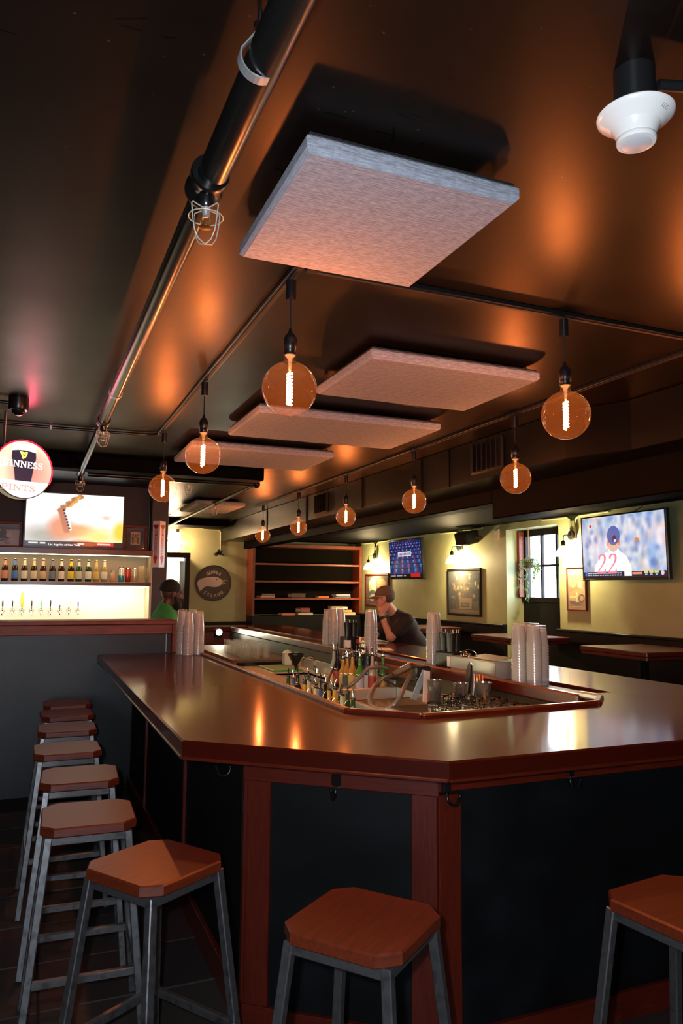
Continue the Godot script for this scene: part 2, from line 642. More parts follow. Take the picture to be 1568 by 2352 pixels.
	var im := Image.create(w, w, false, Image.FORMAT_RGB8)
	var rr := RandomNumberGenerator.new()
	rr.seed = 4
	var fn := FastNoiseLite.new()
	fn.frequency = 0.02
	fn.seed = 8
	var cols := []
	for x in w:
		cols.append(rr.randf_range(-0.07, 0.07))
	for y in w:
		var rowv := rr.randf_range(-0.08, 0.08)
		for x in w:
			var over := 1.0 if (x / 2 + y / 2) % 2 == 0 else -1.0
			var g: float = 0.69 + (rowv if over > 0.0 else cols[x]) + 0.17 * fn.get_noise_2d(x * 0.7, y * 6.0) + over * 0.025 + rr.randf_range(-0.03, 0.03)
			im.set_pixel(x, y, Color(g, g * 0.985, g * 1.0))
	tri_map(mat("linen", lin(0.8, 0.88, 1.0), 0.9), ImageTexture.create_from_image(im), Vector3(6, 6, 6))
	# slate
	for k in 6:
		var base: Color = [lin(0.028, 0.018, 0.014), lin(0.03, 0.026, 0.02), lin(0.034, 0.017, 0.014), lin(0.022, 0.021, 0.018), lin(0.036, 0.026, 0.019), lin(0.019, 0.016, 0.015)][k]
		tri_map(mat("slate_%d" % k, base, 0.62), scuff, Vector3(2.4, 2.4, 2.4))
	mat("grout", lin(0.012, 0.011, 0.01), 0.85)


# black paint with light specks and dark scratches
func worn_paint() -> Texture2D:
	var r := RandomNumberGenerator.new()
	r.seed = 77
	var n := FastNoiseLite.new()
	n.frequency = 0.008
	var i := Image.create(1024, 1024, false, Image.FORMAT_RGB8)
	for y in 1024:
		for x in 1024:
			var g := 0.36 + 0.05 * n.get_noise_2d(x, y) + r.randf_range(-0.012, 0.012)
			i.set_pixel(x, y, Color(g, g, g))
	for k in 90:
		var p := Vector2(r.randf_range(0, 1020), r.randf_range(0, 1020))
		disc(i, p.x, p.y, r.randf_range(1.2, 1.9), r.randf_range(1.2, 1.9), Color(0.95, 0.95, 0.93))
	for k in 120:
		var p := Vector2(r.randf_range(20, 1000), r.randf_range(20, 1000))
		var a := r.randf_range(-0.5, 0.5) + (PI / 2 if r.randf() < 0.3 else 0.0)
		for q in r.randi_range(6, 40):
			p += Vector2(cos(a), sin(a)) + Vector2(r.randf_range(-0.6, 0.6), r.randf_range(-0.6, 0.6))
			disc(i, p.x, p.y, 1.3, 1.3, Color(0.08, 0.08, 0.08, 0.8))
	return ImageTexture.create_from_image(i)


# ---------------------------------------------------------------- the room
const CEIL := 2.7
const XL := -4.0
const XR := 5.5
const ZF := -12.6
const ZN := 3.6


func room() -> void:
	var fl := struct("floor", MB.new().span(Vector3(XL - 0.2, -0.3, ZF - 0.2), Vector3(XR + 0.2, -0.012, ZN + 0.2)), M.grout)
	# slate slabs where the floor is seen
	var r := RandomNumberGenerator.new()
	r.seed = 21
	var shapes := []
	for k in 4:
		shapes.append(MB.new().box(Vector3.ZERO, Vector3(0.395, 0.024, 0.395), 0.004).mesh())
	for i in 11:
		for j in 18:
			var x := -1.3 + 0.4 * i
			var z := 0.6 - 0.4 * j
			if x > 0.9 and z < -2.6 or z < -6.2:
				continue
			var o := obj("slab", shapes[(i + j) % 4], M["slate_%d" % r.randi_range(0, 5)], fl)
			o.position = Vector3(x, -0.013 + r.randf_range(-0.002, 0.002), z)
			o.rotation = Vector3(r.randf_range(-0.004, 0.004), PI / 2 * r.randi_range(0, 3), r.randf_range(-0.004, 0.004))
	var c := MB.new()
	c.span(Vector3(XL - 0.2, CEIL, ZF - 0.2), Vector3(3.55, CEIL + 0.2, ZN + 0.2))
	struct("ceiling", c, M.ceiling_paint)
	struct("ceiling_dropped", MB.new().span(Vector3(3.55, 2.45, ZF - 0.2), Vector3(XR + 0.5, CEIL + 0.2, ZN + 0.2)), M.beam_paint)
	# right wall with the door recess
	var dz0 := -7.85
	var dz1 := -6.835
	for s in [[ZF - 0.2, dz0], [dz1, ZN + 0.2]]:
		struct("wall_right", MB.new().span(Vector3(XR, -0.1, s[0]), Vector3(XR + 0.42, CEIL, s[1])), M.green_paint)
	struct("wall_right", MB.new().span(Vector3(XR, 2.37, dz0), Vector3(XR + 0.42, CEIL, dz1)), M.green_paint)
	for s in [[ZF, dz0], [dz1, ZN]]:
		var w := struct("baseboard_right", MB.new().span(Vector3(XR - 0.05, 0.0, s[0]), Vector3(XR, 1.165, s[1]), 0.004), M.wainscot)
		struct("cap_rail", MB.new().span(Vector3(XR - 0.07, 1.165, s[0]), Vector3(XR, 1.19, s[1]), 0.005), M.black_trim, w)
	# door with a glazed upper half, set back in the recess
	var d := Node3D.new()
	d.name = "door_1"
	d.set_meta("kind", "structure")
	add_child(d)
	var dx := XR + 0.25
	obj("leaf", MB.new().span(Vector3(dx, 0, dz0), Vector3(dx + 0.05, 1.5, dz1), 0.004), M.black_trim, d)
	for z in [dz0 + 0.04, dz1 - 0.03]:
		obj("stile", MB.new().span(Vector3(dx - 0.015, 1.5, z - 0.04), Vector3(dx + 0.065, 2.37, z + 0.04), 0.004), M.black_trim, d)
	obj("head_rail", MB.new().span(Vector3(dx - 0.015, 2.29, dz0), Vector3(dx + 0.065, 2.37, dz1), 0.004), M.black_trim, d)
	obj("sill_rail", MB.new().span(Vector3(dx - 0.03, 1.47, dz0), Vector3(dx + 0.065, 1.53, dz1), 0.004), M.black_trim, d)
	for k in 2:
		var z := lerpf(dz0 + 0.08, dz1 - 0.07, (k + 1) / 3.0)
		obj("mullion", MB.new().span(Vector3(dx, 1.53, z - 0.014), Vector3(dx + 0.04, 2.29, z + 0.014), 0.003), M.black_trim, d)
	obj("glazing_bar", MB.new().span(Vector3(dx + 0.005, 1.905, dz0 + 0.08), Vector3(dx + 0.035, 1.93, dz1 - 0.07), 0.003), M.black_trim, d)
	for k in 3:
		for q in 2:
			var z0 := lerpf(dz0 + 0.08, dz1 - 0.07, k / 3.0)
			var z1 := lerpf(dz0 + 0.08, dz1 - 0.07, (k + 1) / 3.0)
			obj("pane", MB.new().span(Vector3(dx + 0.018, 1.53 + 0.38 * q, z0), Vector3(dx + 0.022, 1.91 + 0.38 * q, z1)), M.pane_glass, d)
	obj("jamb", MB.new().span(Vector3(XR + 0.16, 1.53, dz0), Vector3(XR + 0.25, 2.36, dz0 + 0.05), 0.003), M.shelf_wood, d)
	# far wall, partition behind the back bar, left wall, entrance wall with its shop windows
	struct("wall_far", MB.new().span(Vector3(XL - 0.2, -0.1, ZF - 0.2), Vector3(XR + 0.4, CEIL, ZF)), M.green_paint)
	struct("baseboard_far", MB.new().span(Vector3(1.4, 0, ZF), Vector3(3.44, 1.05, ZF + 0.03), 0.004), M.wainscot)
	struct("wall_partition", MB.new().span(Vector3(XL - 0.2, -0.1, -8.5), Vector3(1.16, CEIL, -8.3)), M.dark_wall)
	struct("wall_passage", MB.new().span(Vector3(1.2, -0.1, ZF), Vector3(1.34, CEIL, -8.3)), M.green_paint)
	struct("wall_left", MB.new().span(Vector3(XL - 0.2, -0.1, -8.5), Vector3(XL, CEIL, ZN + 0.2)), M.dark_wall)
	var holes := [[-2.1, -0.9]]
	var edge := XL - 0.2
	for hz in holes:
		struct("wall_front", MB.new().span(Vector3(edge, -0.1, ZN), Vector3(hz[0], CEIL, ZN + 0.2)), M.dark_wall)
		struct("wall_front", MB.new().span(Vector3(hz[0], -0.1, ZN), Vector3(hz[1], 0.75, ZN + 0.2)), M.dark_wall)
		struct("wall_front", MB.new().span(Vector3(hz[0], 2.35, ZN), Vector3(hz[1], CEIL, ZN + 0.2)), M.dark_wall)
		edge = hz[1]
		var wn := Node3D.new()
		wn.name = "window_%d" % (holes.find(hz) + 1)
		wn.set_meta("kind", "structure")
		add_child(wn)
		for x in [hz[0] + 0.03, hz[1] - 0.03]:
			obj("jamb", MB.new().span(Vector3(x - 0.03, 0.75, ZN + 0.02), Vector3(x + 0.03, 2.35, ZN + 0.1), 0.004), M.black_trim, wn)
		for y in [0.78, 2.32]:
			obj("rail", MB.new().span(Vector3(hz[0], y - 0.03, ZN + 0.02), Vector3(hz[1], y + 0.03, ZN + 0.1), 0.004), M.black_trim, wn)
		obj("pane", MB.new().span(Vector3(hz[0], 0.75, ZN + 0.055), Vector3(hz[1], 2.35, ZN + 0.06)), M.pane_glass, wn)
	struct("wall_front", MB.new().span(Vector3(edge, -0.1, ZN), Vector3(XR + 0.4, CEIL, ZN + 0.2)), M.dark_wall)
	# street outside the door: pavement and a brick-coloured building across
	struct("ground_outside", MB.new().span(Vector3(XR + 0.42, -0.3, -40), Vector3(40, -0.1, 25)), mat("pavement", lin(0.4, 0.39, 0.37), 0.9))
	var bld := thing("building", "pale brick building across the street, seen through the door glass", "building", Vector3(11, -0.1, -14.2))
	obj("wall", MB.new().span(Vector3(0, 0, -6), Vector3(5, 2.9, -0.6)), mat("pale_brick", lin(0.72, 0.6, 0.56), 0.9), bld)
	obj("cornice", MB.new().span(Vector3(-0.12, 2.9, -6.1), Vector3(5, 3.05, -0.5), 0.02), mat("cornice_stone", lin(0.6, 0.57, 0.5), 0.9), bld)
	for z in [-4.6, -2.6]:
		var wf := obj("window", MB.new().span(Vector3(-0.05, 1.2, z - 0.5), Vector3(0.02, 2.4, z + 0.5), 0.01), M.cornice_stone, bld)
		obj("pane", MB.new().span(Vector3(-0.06, 1.3, z - 0.42), Vector3(-0.05, 2.3, z + 0.42)), mat("dark_pane", lin(0.03, 0.03, 0.035), 0.1), wf)
	# beams and duct runs
	var b1 := MB.new().span(Vector3(3.38, 2.175, -5.01), Vector3(3.56, CEIL, ZN), 0.01)
	struct("ceiling_beam", b1, M.beam_paint)
	struct("ceiling_beam", MB.new().span(Vector3(3.38, 2.3, ZF), Vector3(3.56, CEIL, -5.01), 0.01), M.beam_paint)
	struct("ceiling_beam", MB.new().span(Vector3(XL, 2.58, -6.62), Vector3(1.9, CEIL, -6.42), 0.01), M.beam_paint)
	struct("ceiling_beam", MB.new().span(Vector3(1.34, 2.6, -12.2), Vector3(2.9, CEIL, -11.7), 0.01), M.beam_paint)
	var du := thing("air_duct", "black sheet-metal air duct boxed along the ceiling beside the globe bulbs", "duct", Vector3(3.16, 2.4, -7))
	var dm := MB.new()
	dm.prism([Vector2(2.952, -12.4), Vector2(3.377, -12.4), Vector2(3.377, ZN - 0.01), Vector2(3.11, ZN - 0.01), Vector2(3.11, -3.21), Vector2(2.952, -3.58)], 2.405, CEIL - 0.002, 0.004)
	dm.turn(Transform3D(Basis.IDENTITY, -du.position))
	obj("casing", dm, M.duct_paint, du)
	for z in [-4.95, -5.4, -6.6, -8.2, -9.8]:
		obj("seam", MB.new().span(Vector3(2.94, 2.398, z - 0.012), Vector3(2.957, CEIL - 0.003, z + 0.012), 0.002).turn(Transform3D(Basis.IDENTITY, -du.position)), M.duct_paint, du)
	for z in [-4.42, -7.7]:
		var gr := obj("grille", MB.new().span(Vector3(2.932, 2.45, z - 0.2), Vector3(2.952, 2.67, z + 0.2), 0.004).turn(Transform3D(Basis.IDENTITY, -du.position)), M.black_metal, du)
		for k in 6:
			obj("slat", MB.new().box(Vector3(2.926, 2.56, z - 0.15 + 0.06 * k) - du.position, Vector3(0.03, 0.2, 0.006), 0.0, Basis(Vector3.UP, 0.6)), M.black_metal, gr)


# moves a shape built in world coordinates to those of its thing
func rel(mb: MB, o: Node3D) -> MB:
	return mb.turn(Transform3D(Basis.IDENTITY, -o.position))


# ---------------------------------------------------------------- the bar
const BT := 1.07


func bar() -> void:
	var o := thing("bar_worktop", "long U-shaped polished mahogany bar top with cut corners", "bar top", Vector3(2.0, 1.003, -5))
	var poly := [Vector2(0.515, -6.32), Vector2(0.515, -2.69), Vector2(1.23, -2.075), Vector2(2.79, -2.075), Vector2(3.5, -2.69), Vector2(3.5, -10.9), Vector2(1.95, -10.9), Vector2(1.95, -10.4), Vector2(2.88, -10.4), Vector2(2.88, -3.18), Vector2(2.66, -3.18), Vector2(2.66, -3.03), Vector2(2.5, -2.87), Vector2(1.54, -2.82), Vector2(1.31, -3.05), Vector2(1.31, -6.32)]
	obj("slab", rel(MB.new().prism(poly, 1.003, BT, 0.006), o), M.bar_wood, o)
	# thin bead under the slab's edge
	var outer := [Vector3(0.525, 1.01, -6.3), Vector3(0.525, 1.01, -2.694), Vector3(1.234, 1.01, -2.085), Vector3(2.786, 1.01, -2.085), Vector3(3.49, 1.01, -2.694), Vector3(3.49, 1.01, -10.88)]
	var em := MB.new()
	for i in outer.size() - 1:
		em.bar(outer[i], outer[i + 1], 0.03, 0.012, 0.003)
	obj("edge_bead", rel(em, o), M.mahogany_x, o)
	# raised lip round the well
	var lip := [Vector3(1.3, BT + 0.004, -6.3), Vector3(1.3, BT + 0.004, -3.045), Vector3(1.535, BT + 0.004, -2.81), Vector3(2.505, BT + 0.004, -2.858), Vector3(2.665, BT + 0.004, -3.018)]
	for i in lip.size() - 1:
		var l := MB.new().bar(lip[i], lip[i + 1], 0.034, 0.03, 0.008)
		obj("well_lip", rel(l, o), M.mahogany_z if i == 0 else M.mahogany_x, o)
	obj("corner_cap", rel(MB.new().bar(lip[4] + Vector3(0, 0, 0), Vector3(2.655, BT + 0.004, -3.16), 0.036, 0.032, 0.008), o), M.steel, o)
	# sunk drip rail along the right-hand arm
	obj("drip_rail", rel(MB.new().span(Vector3(2.663, 1.001, -10.4), Vector3(2.88, 1.052, -3.18), 0.003), o), M.mahogany_z, o)
	obj("rail_lip", rel(MB.new().span(Vector3(2.62, 1.002, -10.4), Vector3(2.662, 1.075, -3.14), 0.01), o), M.mahogany_z, o)

	# the base below
	var b := thing("bar_cabinet", "black-panelled bar front framed in red mahogany boards", "bar front", Vector3(2.0, 0, -5))
	var i1 := Vector2(0.795, -2.806)
	var i2 := Vector2(1.346, -2.355)
	var i3 := Vector2(2.67, -2.355)
	var i4 := Vector2(3.22, -2.806)
	var core := [Vector2(0.81, -6.3), Vector2(0.81, -2.80), Vector2(1.352, -2.37), Vector2(2.664, -2.37), Vector2(3.205, -2.80), Vector2(3.205, -10.85), Vector2(2.66, -10.85), Vector2(2.66, -3.02), Vector2(2.5, -2.9), Vector2(1.55, -2.85), Vector2(1.26, -3.1), Vector2(1.26, -6.3)]
	obj("carcass", rel(MB.new().prism(core, 0.0, 0.999), b), M.black_trim, b)
	obj("well_wall", rel(MB.new().span(Vector3(2.635, 0.1, -10.4), Vector3(2.662, 0.999, -3.05), 0.002), b), mat("olive_panel", lin(0.075, 0.075, 0.042), 0.5, 0.2), b)
	var face := func(p: Vector2, q: Vector2, a: float, e: float, y0: float, y1: float, thick: float, proud: float, called: String, m: Material, bev := 0.003) -> void:
		var d := (q - p).normalized()
		var out := Vector2(d.y, -d.x)
		if out.dot(Vector2(2.0, -5.0) - p) > 0.0:
			out = -out
		var s := p + d * a + out * (proud - thick * 0.5)
		var f := p + d * e + out * (proud - thick * 0.5)
		var y := (y0 + y1) * 0.5
		obj(called, rel(MB.new().bar(Vector3(s.x, y, s.y), Vector3(f.x, y, f.y), thick, y1 - y0, bev), b), m, b)
	# cut corner nearest the viewer
	var cl := i1.distance_to(i2)
	face.call(i1, i2, 0.0, cl, 0.0, 0.97, 0.012, 0.0, "panel", M.black_panel)
	face.call(i1, i2, 0.0, 0.093, 0.1, 0.89, 0.022, 0.02, "post", M.mahogany_y)
	face.call(i1, i2, cl - 0.088, cl + 0.004, 0.1, 0.89, 0.022, 0.02, "post", M.mahogany_y)
	face.call(i1, i2, -0.01, cl + 0.012, 0.89, 1.0, 0.03, 0.032, "top_rail", M.mahogany_x)
	face.call(i1, i2, -0.008, cl + 0.01, 0.0, 0.1, 0.024, 0.024, "kick_board", M.mahogany_x)
	# end face towards the right
	face.call(i2, i3, 0.0, i2.distance_to(i3), 0.0, 0.97, 0.012, 0.0, "panel", M.black_panel)
	face.call(i2, i3, -0.004, 0.086, 0.1, 0.89, 0.022, 0.02, "post", M.mahogany_y)
	face.call(i2, i3, i2.distance_to(i3) - 0.09, i2.distance_to(i3), 0.1, 0.89, 0.022, 0.02, "post", M.mahogany_y)
	face.call(i2, i3, -0.012, i2.distance_to(i3) + 0.01, 0.905, 1.0, 0.03, 0.032, "top_rail", M.mahogany_x)
	face.call(i2, i3, -0.01, i2.distance_to(i3) + 0.01, 0.0, 0.1, 0.024, 0.024, "kick_board", M.mahogany_x)
	face.call(i3, i4, 0.0, i3.distance_to(i4), 0.0, 0.97, 0.012, 0.0, "panel", M.black_panel)
	face.call(i3, i4, 0.0, i3.distance_to(i4), 0.0, 0.1, 0.024, 0.024, "kick_board", M.mahogany_x)
	face.call(i4, Vector2(3.22, -10.85), 0.0, 8.04, 0.0, 0.97, 0.012, 0.0, "panel", M.black_panel)
	# long left side: panels between narrow battens, angled foot board below
	var l0 := Vector2(0.795, -6.3)
	var cuts := [0.0, 0.9, 2.3, 3.494]
	for k in 3:
		face.call(l0, i1, cuts[k] + 0.001, cuts[k + 1] - 0.001, 0.0, 0.97, 0.012, 0.0, "panel", M.black_panel)
	for a in [0.88, 2.28, 3.462]:
		face.call(l0, i1, a, a + 0.032, 0.1, 0.97, 0.018, 0.018, "batten", M.mahogany_y)
	face.call(l0, i1, 0.0, 3.494, 0.0, 0.12, 0.024, 0.024, "kick_board", M.mahogany_z)
	# brass-less iron coat hooks under the overhang
	var hook := func(at: Vector3, dir: Vector3) -> void:
		var pts := []
		for k in 9:
			var a := PI * k / 8.0
			pts.append(at + Vector3(0, -0.045 - 0.026 * sin(a), 0) + dir * (0.026 - 0.026 * cos(a)))
		pts.push_front(at)
		pts.append(pts[-1] + Vector3(0, 0.012, 0) + dir * 0.006)
		var m := MB.new().tube(pts, 0.0055, 8)
		m.box(at + Vector3(0, -0.012, 0) - dir * 0.006, Vector3(0.03, 0.04, 0.03), 0.004)
		m.ball(pts[-1], Vector3.ONE * 0.007, 8)
		obj("coat_hook", rel(m, b), M.black_iron, b)
	var nl := Vector3(-1, 0, 0)
	var nc := Vector3(-0.634, 0, 0.773)
	hook.call(Vector3(0.77, 0.93, -3.0), nl)
	hook.call(Vector3(1.045, 0.93, -2.555), nc)
	hook.call(Vector3(1.36, 0.94, -2.31), Vector3(0.3, 0, 0.95))
	hook.call(Vector3(1.9, 0.945, -2.325), Vector3(0, 0, 1))
	hook.call(Vector3(0.77, 0.93, -4.2), nl)
	# closing panel at the far end
	obj("end_panel", rel(MB.new().span(Vector3(1.95, 0, -10.86), Vector3(3.2, 1.0, -10.42), 0.004), b), M.mahogany_y, b)


# ---------------------------------------------------------------- stools
func stools() -> void:
	var o := thing("bar_stool", "wooden seat steel stool at the bar's cut corner, turned diamond-wise, left of the front post", "bar stool", Vector3(0.395, 0, -2.435), deg_to_rad(33.4), "bar stools")
	var h := 0.165
	var c := 0.048
	var oct := [Vector2(-h, -h + c), Vector2(-h + c, -h), Vector2(h - c, -h), Vector2(h, -h + c), Vector2(h, h - c), Vector2(h - c, h), Vector2(-h + c, h), Vector2(-h, h - c)]
	obj("seat", MB.new().prism(oct, 0.728, 0.762, 0.005), M.seat_wood, o)
	var a := 0.135
	var f := 0.205
	for s in [-1.0, 1.0]:
		obj("apron", MB.new().bar(Vector3(-a, 0.713, s * a), Vector3(a, 0.713, s * a), 0.022, 0.03, 0.003), M.raw_steel, o)
		obj("apron", MB.new().bar(Vector3(s * a, 0.713, -a), Vector3(s * a, 0.713, a), 0.022, 0.03, 0.003), M.raw_steel, o)
	for sx in [-1.0, 1.0]:
		for sz in [-1.0, 1.0]:
			obj("leg", MB.new().bar(Vector3(sx * a, 0.727, sz * a), Vector3(sx * f, 0.003, sz * f), 0.027, 0.027, 0.003, Vector3(sx, 0, 0)), M.raw_steel, o)
	for k in 4:
		var y := 0.26 if k % 2 == 0 else 0.26
		var e := lerpf(f, a, y / 0.727)
		var p := Vector3(e, y, -e).rotated(Vector3.UP, PI / 2 * k)
		var q := Vector3(e, y, e).rotated(Vector3.UP, PI / 2 * k)
		obj("stretcher", MB.new().bar(p, q, 0.02, 0.027, 0.003), M.raw_steel, o)
	var g := "bar stools"
	copy(o, Vector3(0.83, 0, -1.835), deg_to_rad(38), "wooden seat steel stool in front of the cut corner between the two front posts", g)
	copy(o, Vector3(1.69, 0, -1.6), deg_to_rad(8), "wooden seat steel stool before the bar end's wide black panel, cut by the picture edge", g)
	copy(o, Vector3(0.237, 0, -3.03), deg_to_rad(-2), "nearest stool of the straight row along the bar's long side", g)
	copy(o, Vector3(0.243, 0, -3.66), deg_to_rad(-3), "second stool of the straight row along the bar's long side", g)
	copy(o, Vector3(0.215, 0, -4.28), deg_to_rad(1), "third stool of the straight row along the bar's long side, set furthest out", g)
	copy(o, Vector3(0.24, 0, -4.9), deg_to_rad(-1), "fourth stool of the straight row along the bar's long side", g)
	copy(o, Vector3(0.262, 0, -5.45), deg_to_rad(2), "fifth stool of the straight row along the bar's long side", g)
	copy(o, Vector3(0.285, 0, -5.93), deg_to_rad(0), "last stool of the row, against the black half wall", g)


# ---------------------------------------------------------------- on the ceiling
func ceiling_things() -> void:
	# globe pendants
	var p := thing("globe_pendant", "large globe bulb hanging nearest, over the bar's left front corner", "pendant lamp", Vector3(0.785, CEIL, -2.37), 0.0, "globe bulbs over the bar")
	obj("adapter", MB.new().lathe([Vector2(0.0, -0.1), Vector2(0.017, -0.1), Vector2(0.018, -0.095), Vector2(0.018, -0.03), Vector2(0.0, -0.03)], 16), M.black_plastic, p)
	obj("cord", MB.new().tube([Vector3(0, -0.1, 0), Vector3(0.0015, -0.16, 0), Vector3(0, -0.225, 0)], 0.0032, 8), M.black_rubber, p)
	obj("socket", MB.new().lathe([Vector2(0.0, -0.297), Vector2(0.0215, -0.297), Vector2(0.0215, -0.28), Vector2(0.0235, -0.278), Vector2(0.0235, -0.24), Vector2(0.018, -0.228), Vector2(0.008, -0.216), Vector2(0.004, -0.2), Vector2(0.0, -0.2)], 20), M.black_plastic, p)
	var r := 0.095
	var cy := -0.415
	var prof := []
	for k in 25:
		var a := lerpf(-PI / 2, 1.34, k / 24.0)
		prof.append(Vector2(r * cos(a), cy + r * sin(a)))
	prof.append(Vector2(0.0195, cy + r + 0.004))
	prof.append(Vector2(0.0185, -0.298))
	var gl := obj("globe", MB.new().lathe(prof, 40), M.bulb_glass, p)
	obj("stem", MB.new().lathe([Vector2(0.0, -0.36), Vector2(0.004, -0.358), Vector2(0.006, -0.335), Vector2(0.008, -0.31), Vector2(0.017, -0.298)], 12), M.clear_glass, gl)
	var hx := []
	for k in 97:
		var a := TAU * 9.0 * k / 96.0
		hx.append(Vector3(0.0075 * cos(a), lerpf(-0.36, -0.47, k / 96.0), 0.0075 * sin(a)))
	obj("filament", MB.new().tube(hx, 0.0042, 6), M.filament, p)
	var lamp := OmniLight3D.new()
	lamp.name = "bulb_light"
	lamp.position = Vector3(0, cy, 0)
	lamp.light_color = lin(1.0, 0.17, 0.024)
	lamp.light_energy = 0.33
	lamp.light_size = 0.01
	lamp.omni_range = 30.0
	lamp.shadow_enabled = true
	p.add_child(lamp)
	var g := "globe bulbs over the bar"
	copy(p, Vector3(1.892, CEIL, -2.29), 0.7, "globe bulb second nearest, alone on the cross track over the bar end", g)
	copy(p, Vector3(0.785, CEIL, -3.77), 1.7, "globe bulb second from the camera on the left-hand track", g)
	copy(p, Vector3(0.8, CEIL, -5.14), 2.4, "globe bulb at the far end of the left-hand track, before the black column", g)
	copy(p, Vector3(2.69, CEIL, -3.73), 0.3, "globe bulb nearest on the right-hand track beside the duct", g)
	copy(p, Vector3(2.69, CEIL, -5.035), 1.1, "globe bulb second along the right-hand track beside the duct", g)
	copy(p, Vector3(2.69, CEIL, -6.385), 2.0, "globe bulb third along the right-hand track beside the duct", g)
	copy(p, Vector3(2.69, CEIL, -7.73), 2.9, "globe bulb fourth along the right-hand track, small and far", g)
	copy(p, Vector3(2.69, CEIL, -9.11), 0.9, "smallest globe bulb, last on the right-hand track, above the bookcase", g)
	copy(p, Vector3(2.66, CEIL, -2.31), 1.5, "globe bulb cut by the right picture edge, over the bar's right front corner", g)
	# track rails and conduit
	var track := func(called: String, a: Vector3, b: Vector3, label: String) -> void:
		var t := thing(called, label, "light track", (a + b) * 0.5)
		obj("rail", rel(MB.new().bar(a, b, 0.034, 0.02, 0.003), t), M.black_metal, t)
		obj("slot_cover", rel(MB.new().bar(a.lerp(b, 0.01) + Vector3(0, -0.011, 0), a.lerp(b, 0.99) + Vector3(0, -0.011, 0), 0.014, 0.004), t), M.black_rubber, t)
		for e in [a, b]:
			obj("end_cap", rel(MB.new().box(e, Vector3(0.037, 0.024, 0.037), 0.003), t), M.black_plastic, t)
	track.call("light_track", Vector3(0.785, CEIL - 0.01, -2.25), Vector3(0.785, CEIL - 0.01, -5.2), "black light track along the ceiling above the bar's left arm")
	track.call("light_track", Vector3(0.83, CEIL - 0.01, -2.29), Vector3(2.75, CEIL - 0.01, -2.29), "black light track crossing the ceiling above the bar end")
	track.call("light_track", Vector3(2.69, CEIL - 0.01, -2.34), Vector3(2.69, CEIL - 0.01, -9.4), "black light track running beside the air duct")
	var cd := thing("conduit", "thin black conduit bending from the light track across to the round beer sign", "conduit", Vector3(0.2, CEIL, -5.3))
	obj("pipe", rel(MB.new().tube([Vector3(0.785, 2.685, -5.2), Vector3(0.78, 2.685, -5.26), Vector3(0.74, 2.685, -5.31), Vector3(0.68, 2.685, -5.33), Vector3(-0.2, 2.685, -5.35), Vector3(-1.6, 2.685, -5.37)], 0.0105, 10), cd), M.black_metal, cd)
	for x in [0.07, -0.6]:
		obj("strap", rel(MB.new().box(Vector3(x, 2.686, -5.345), Vector3(0.016, 0.026, 0.03), 0.003), cd), M.zinc, cd)
	# acoustic panels hung on eye bolts
	var panel := func(x0: float, x1: float, z0: float, z1: float, y: float, label: String) -> void:
		var t := thing("acoustic_panel", label, "acoustic panel", Vector3((x0 + x1) * 0.5, y, (z0 + z1) * 0.5), 0.0, "grey acoustic panels under the ceiling")
		var w := (x1 - x0) * 0.5
		var d := (z1 - z0) * 0.5
		obj("cushion", MB.new().prism([Vector2(-w, -d), Vector2(w, -d), Vector2(w, d), Vector2(-w, d)], 0.0, 0.05, 0.011), M.linen, t)
		obj("backing", MB.new().span(Vector3(-w + 0.01, 0.05, -d + 0.01), Vector3(w - 0.01, 0.056, d - 0.01)), M.black_rubber, t)
		for sx in [-1.0, 1.0]:
			for sz in [-1.0, 1.0]:
				var q := Vector3(sx * (w - 0.045), 0.056, sz * (d - 0.045))
				obj("eye_bolt", MB.new().tube([q, q + Vector3(0, CEIL - y - 0.059, 0)], 0.0022, 6).lathe([Vector2(0.0, 0), Vector2(0.008, 0), Vector2(0.008, 0.012), Vector2(0, 0.014)], 8, q), M.black_iron, t)
	panel.call(0.545, 1.14, -2.159, -1.544, 2.62, "large grey linen acoustic panel nearest the camera, square")
	panel.call(1.335, 2.237, -3.578, -2.894, 2.62, "grey acoustic panel second from the camera, between the first globe bulbs")
	panel.call(1.164, 2.366, -4.795, -4.069, 2.62, "grey acoustic panel third from the camera, behind the nearest globe bulb")
	panel.call(1.015, 2.12, -6.0, -5.276, 2.62, "grey acoustic panel fourth from the camera, beside the second left-hand bulb")
	panel.call(1.78, 2.4, -9.9, -8.9, 2.62, "small far grey acoustic panel beyond the cross pipe")
	# sprinkler main with its heads
	var s := thing("sprinkler_pipe", "glossy black sprinkler pipe running along the ceiling with caged heads", "pipe", Vector3(0.352, 2.6, -3))
	obj("pipe", rel(MB.new().tube([Vector3(0.385, 2.6, 1.2), Vector3(0.365, 2.6, -1.0), Vector3(0.358, 2.6, -1.72)], 0.0365, 24), s), M.black_iron, s)
	obj("pipe", rel(MB.new().tube([Vector3(0.358, 2.6, -1.7), Vector3(0.35, 2.6, -4.58)], 0.0305, 20), s), M.black_iron, s)
	obj("pipe", rel(MB.new().tube([Vector3(0.35, 2.6, -4.55), Vector3(0.345, 2.6, -6.85)], 0.0242, 20), s), M.black_iron, s)
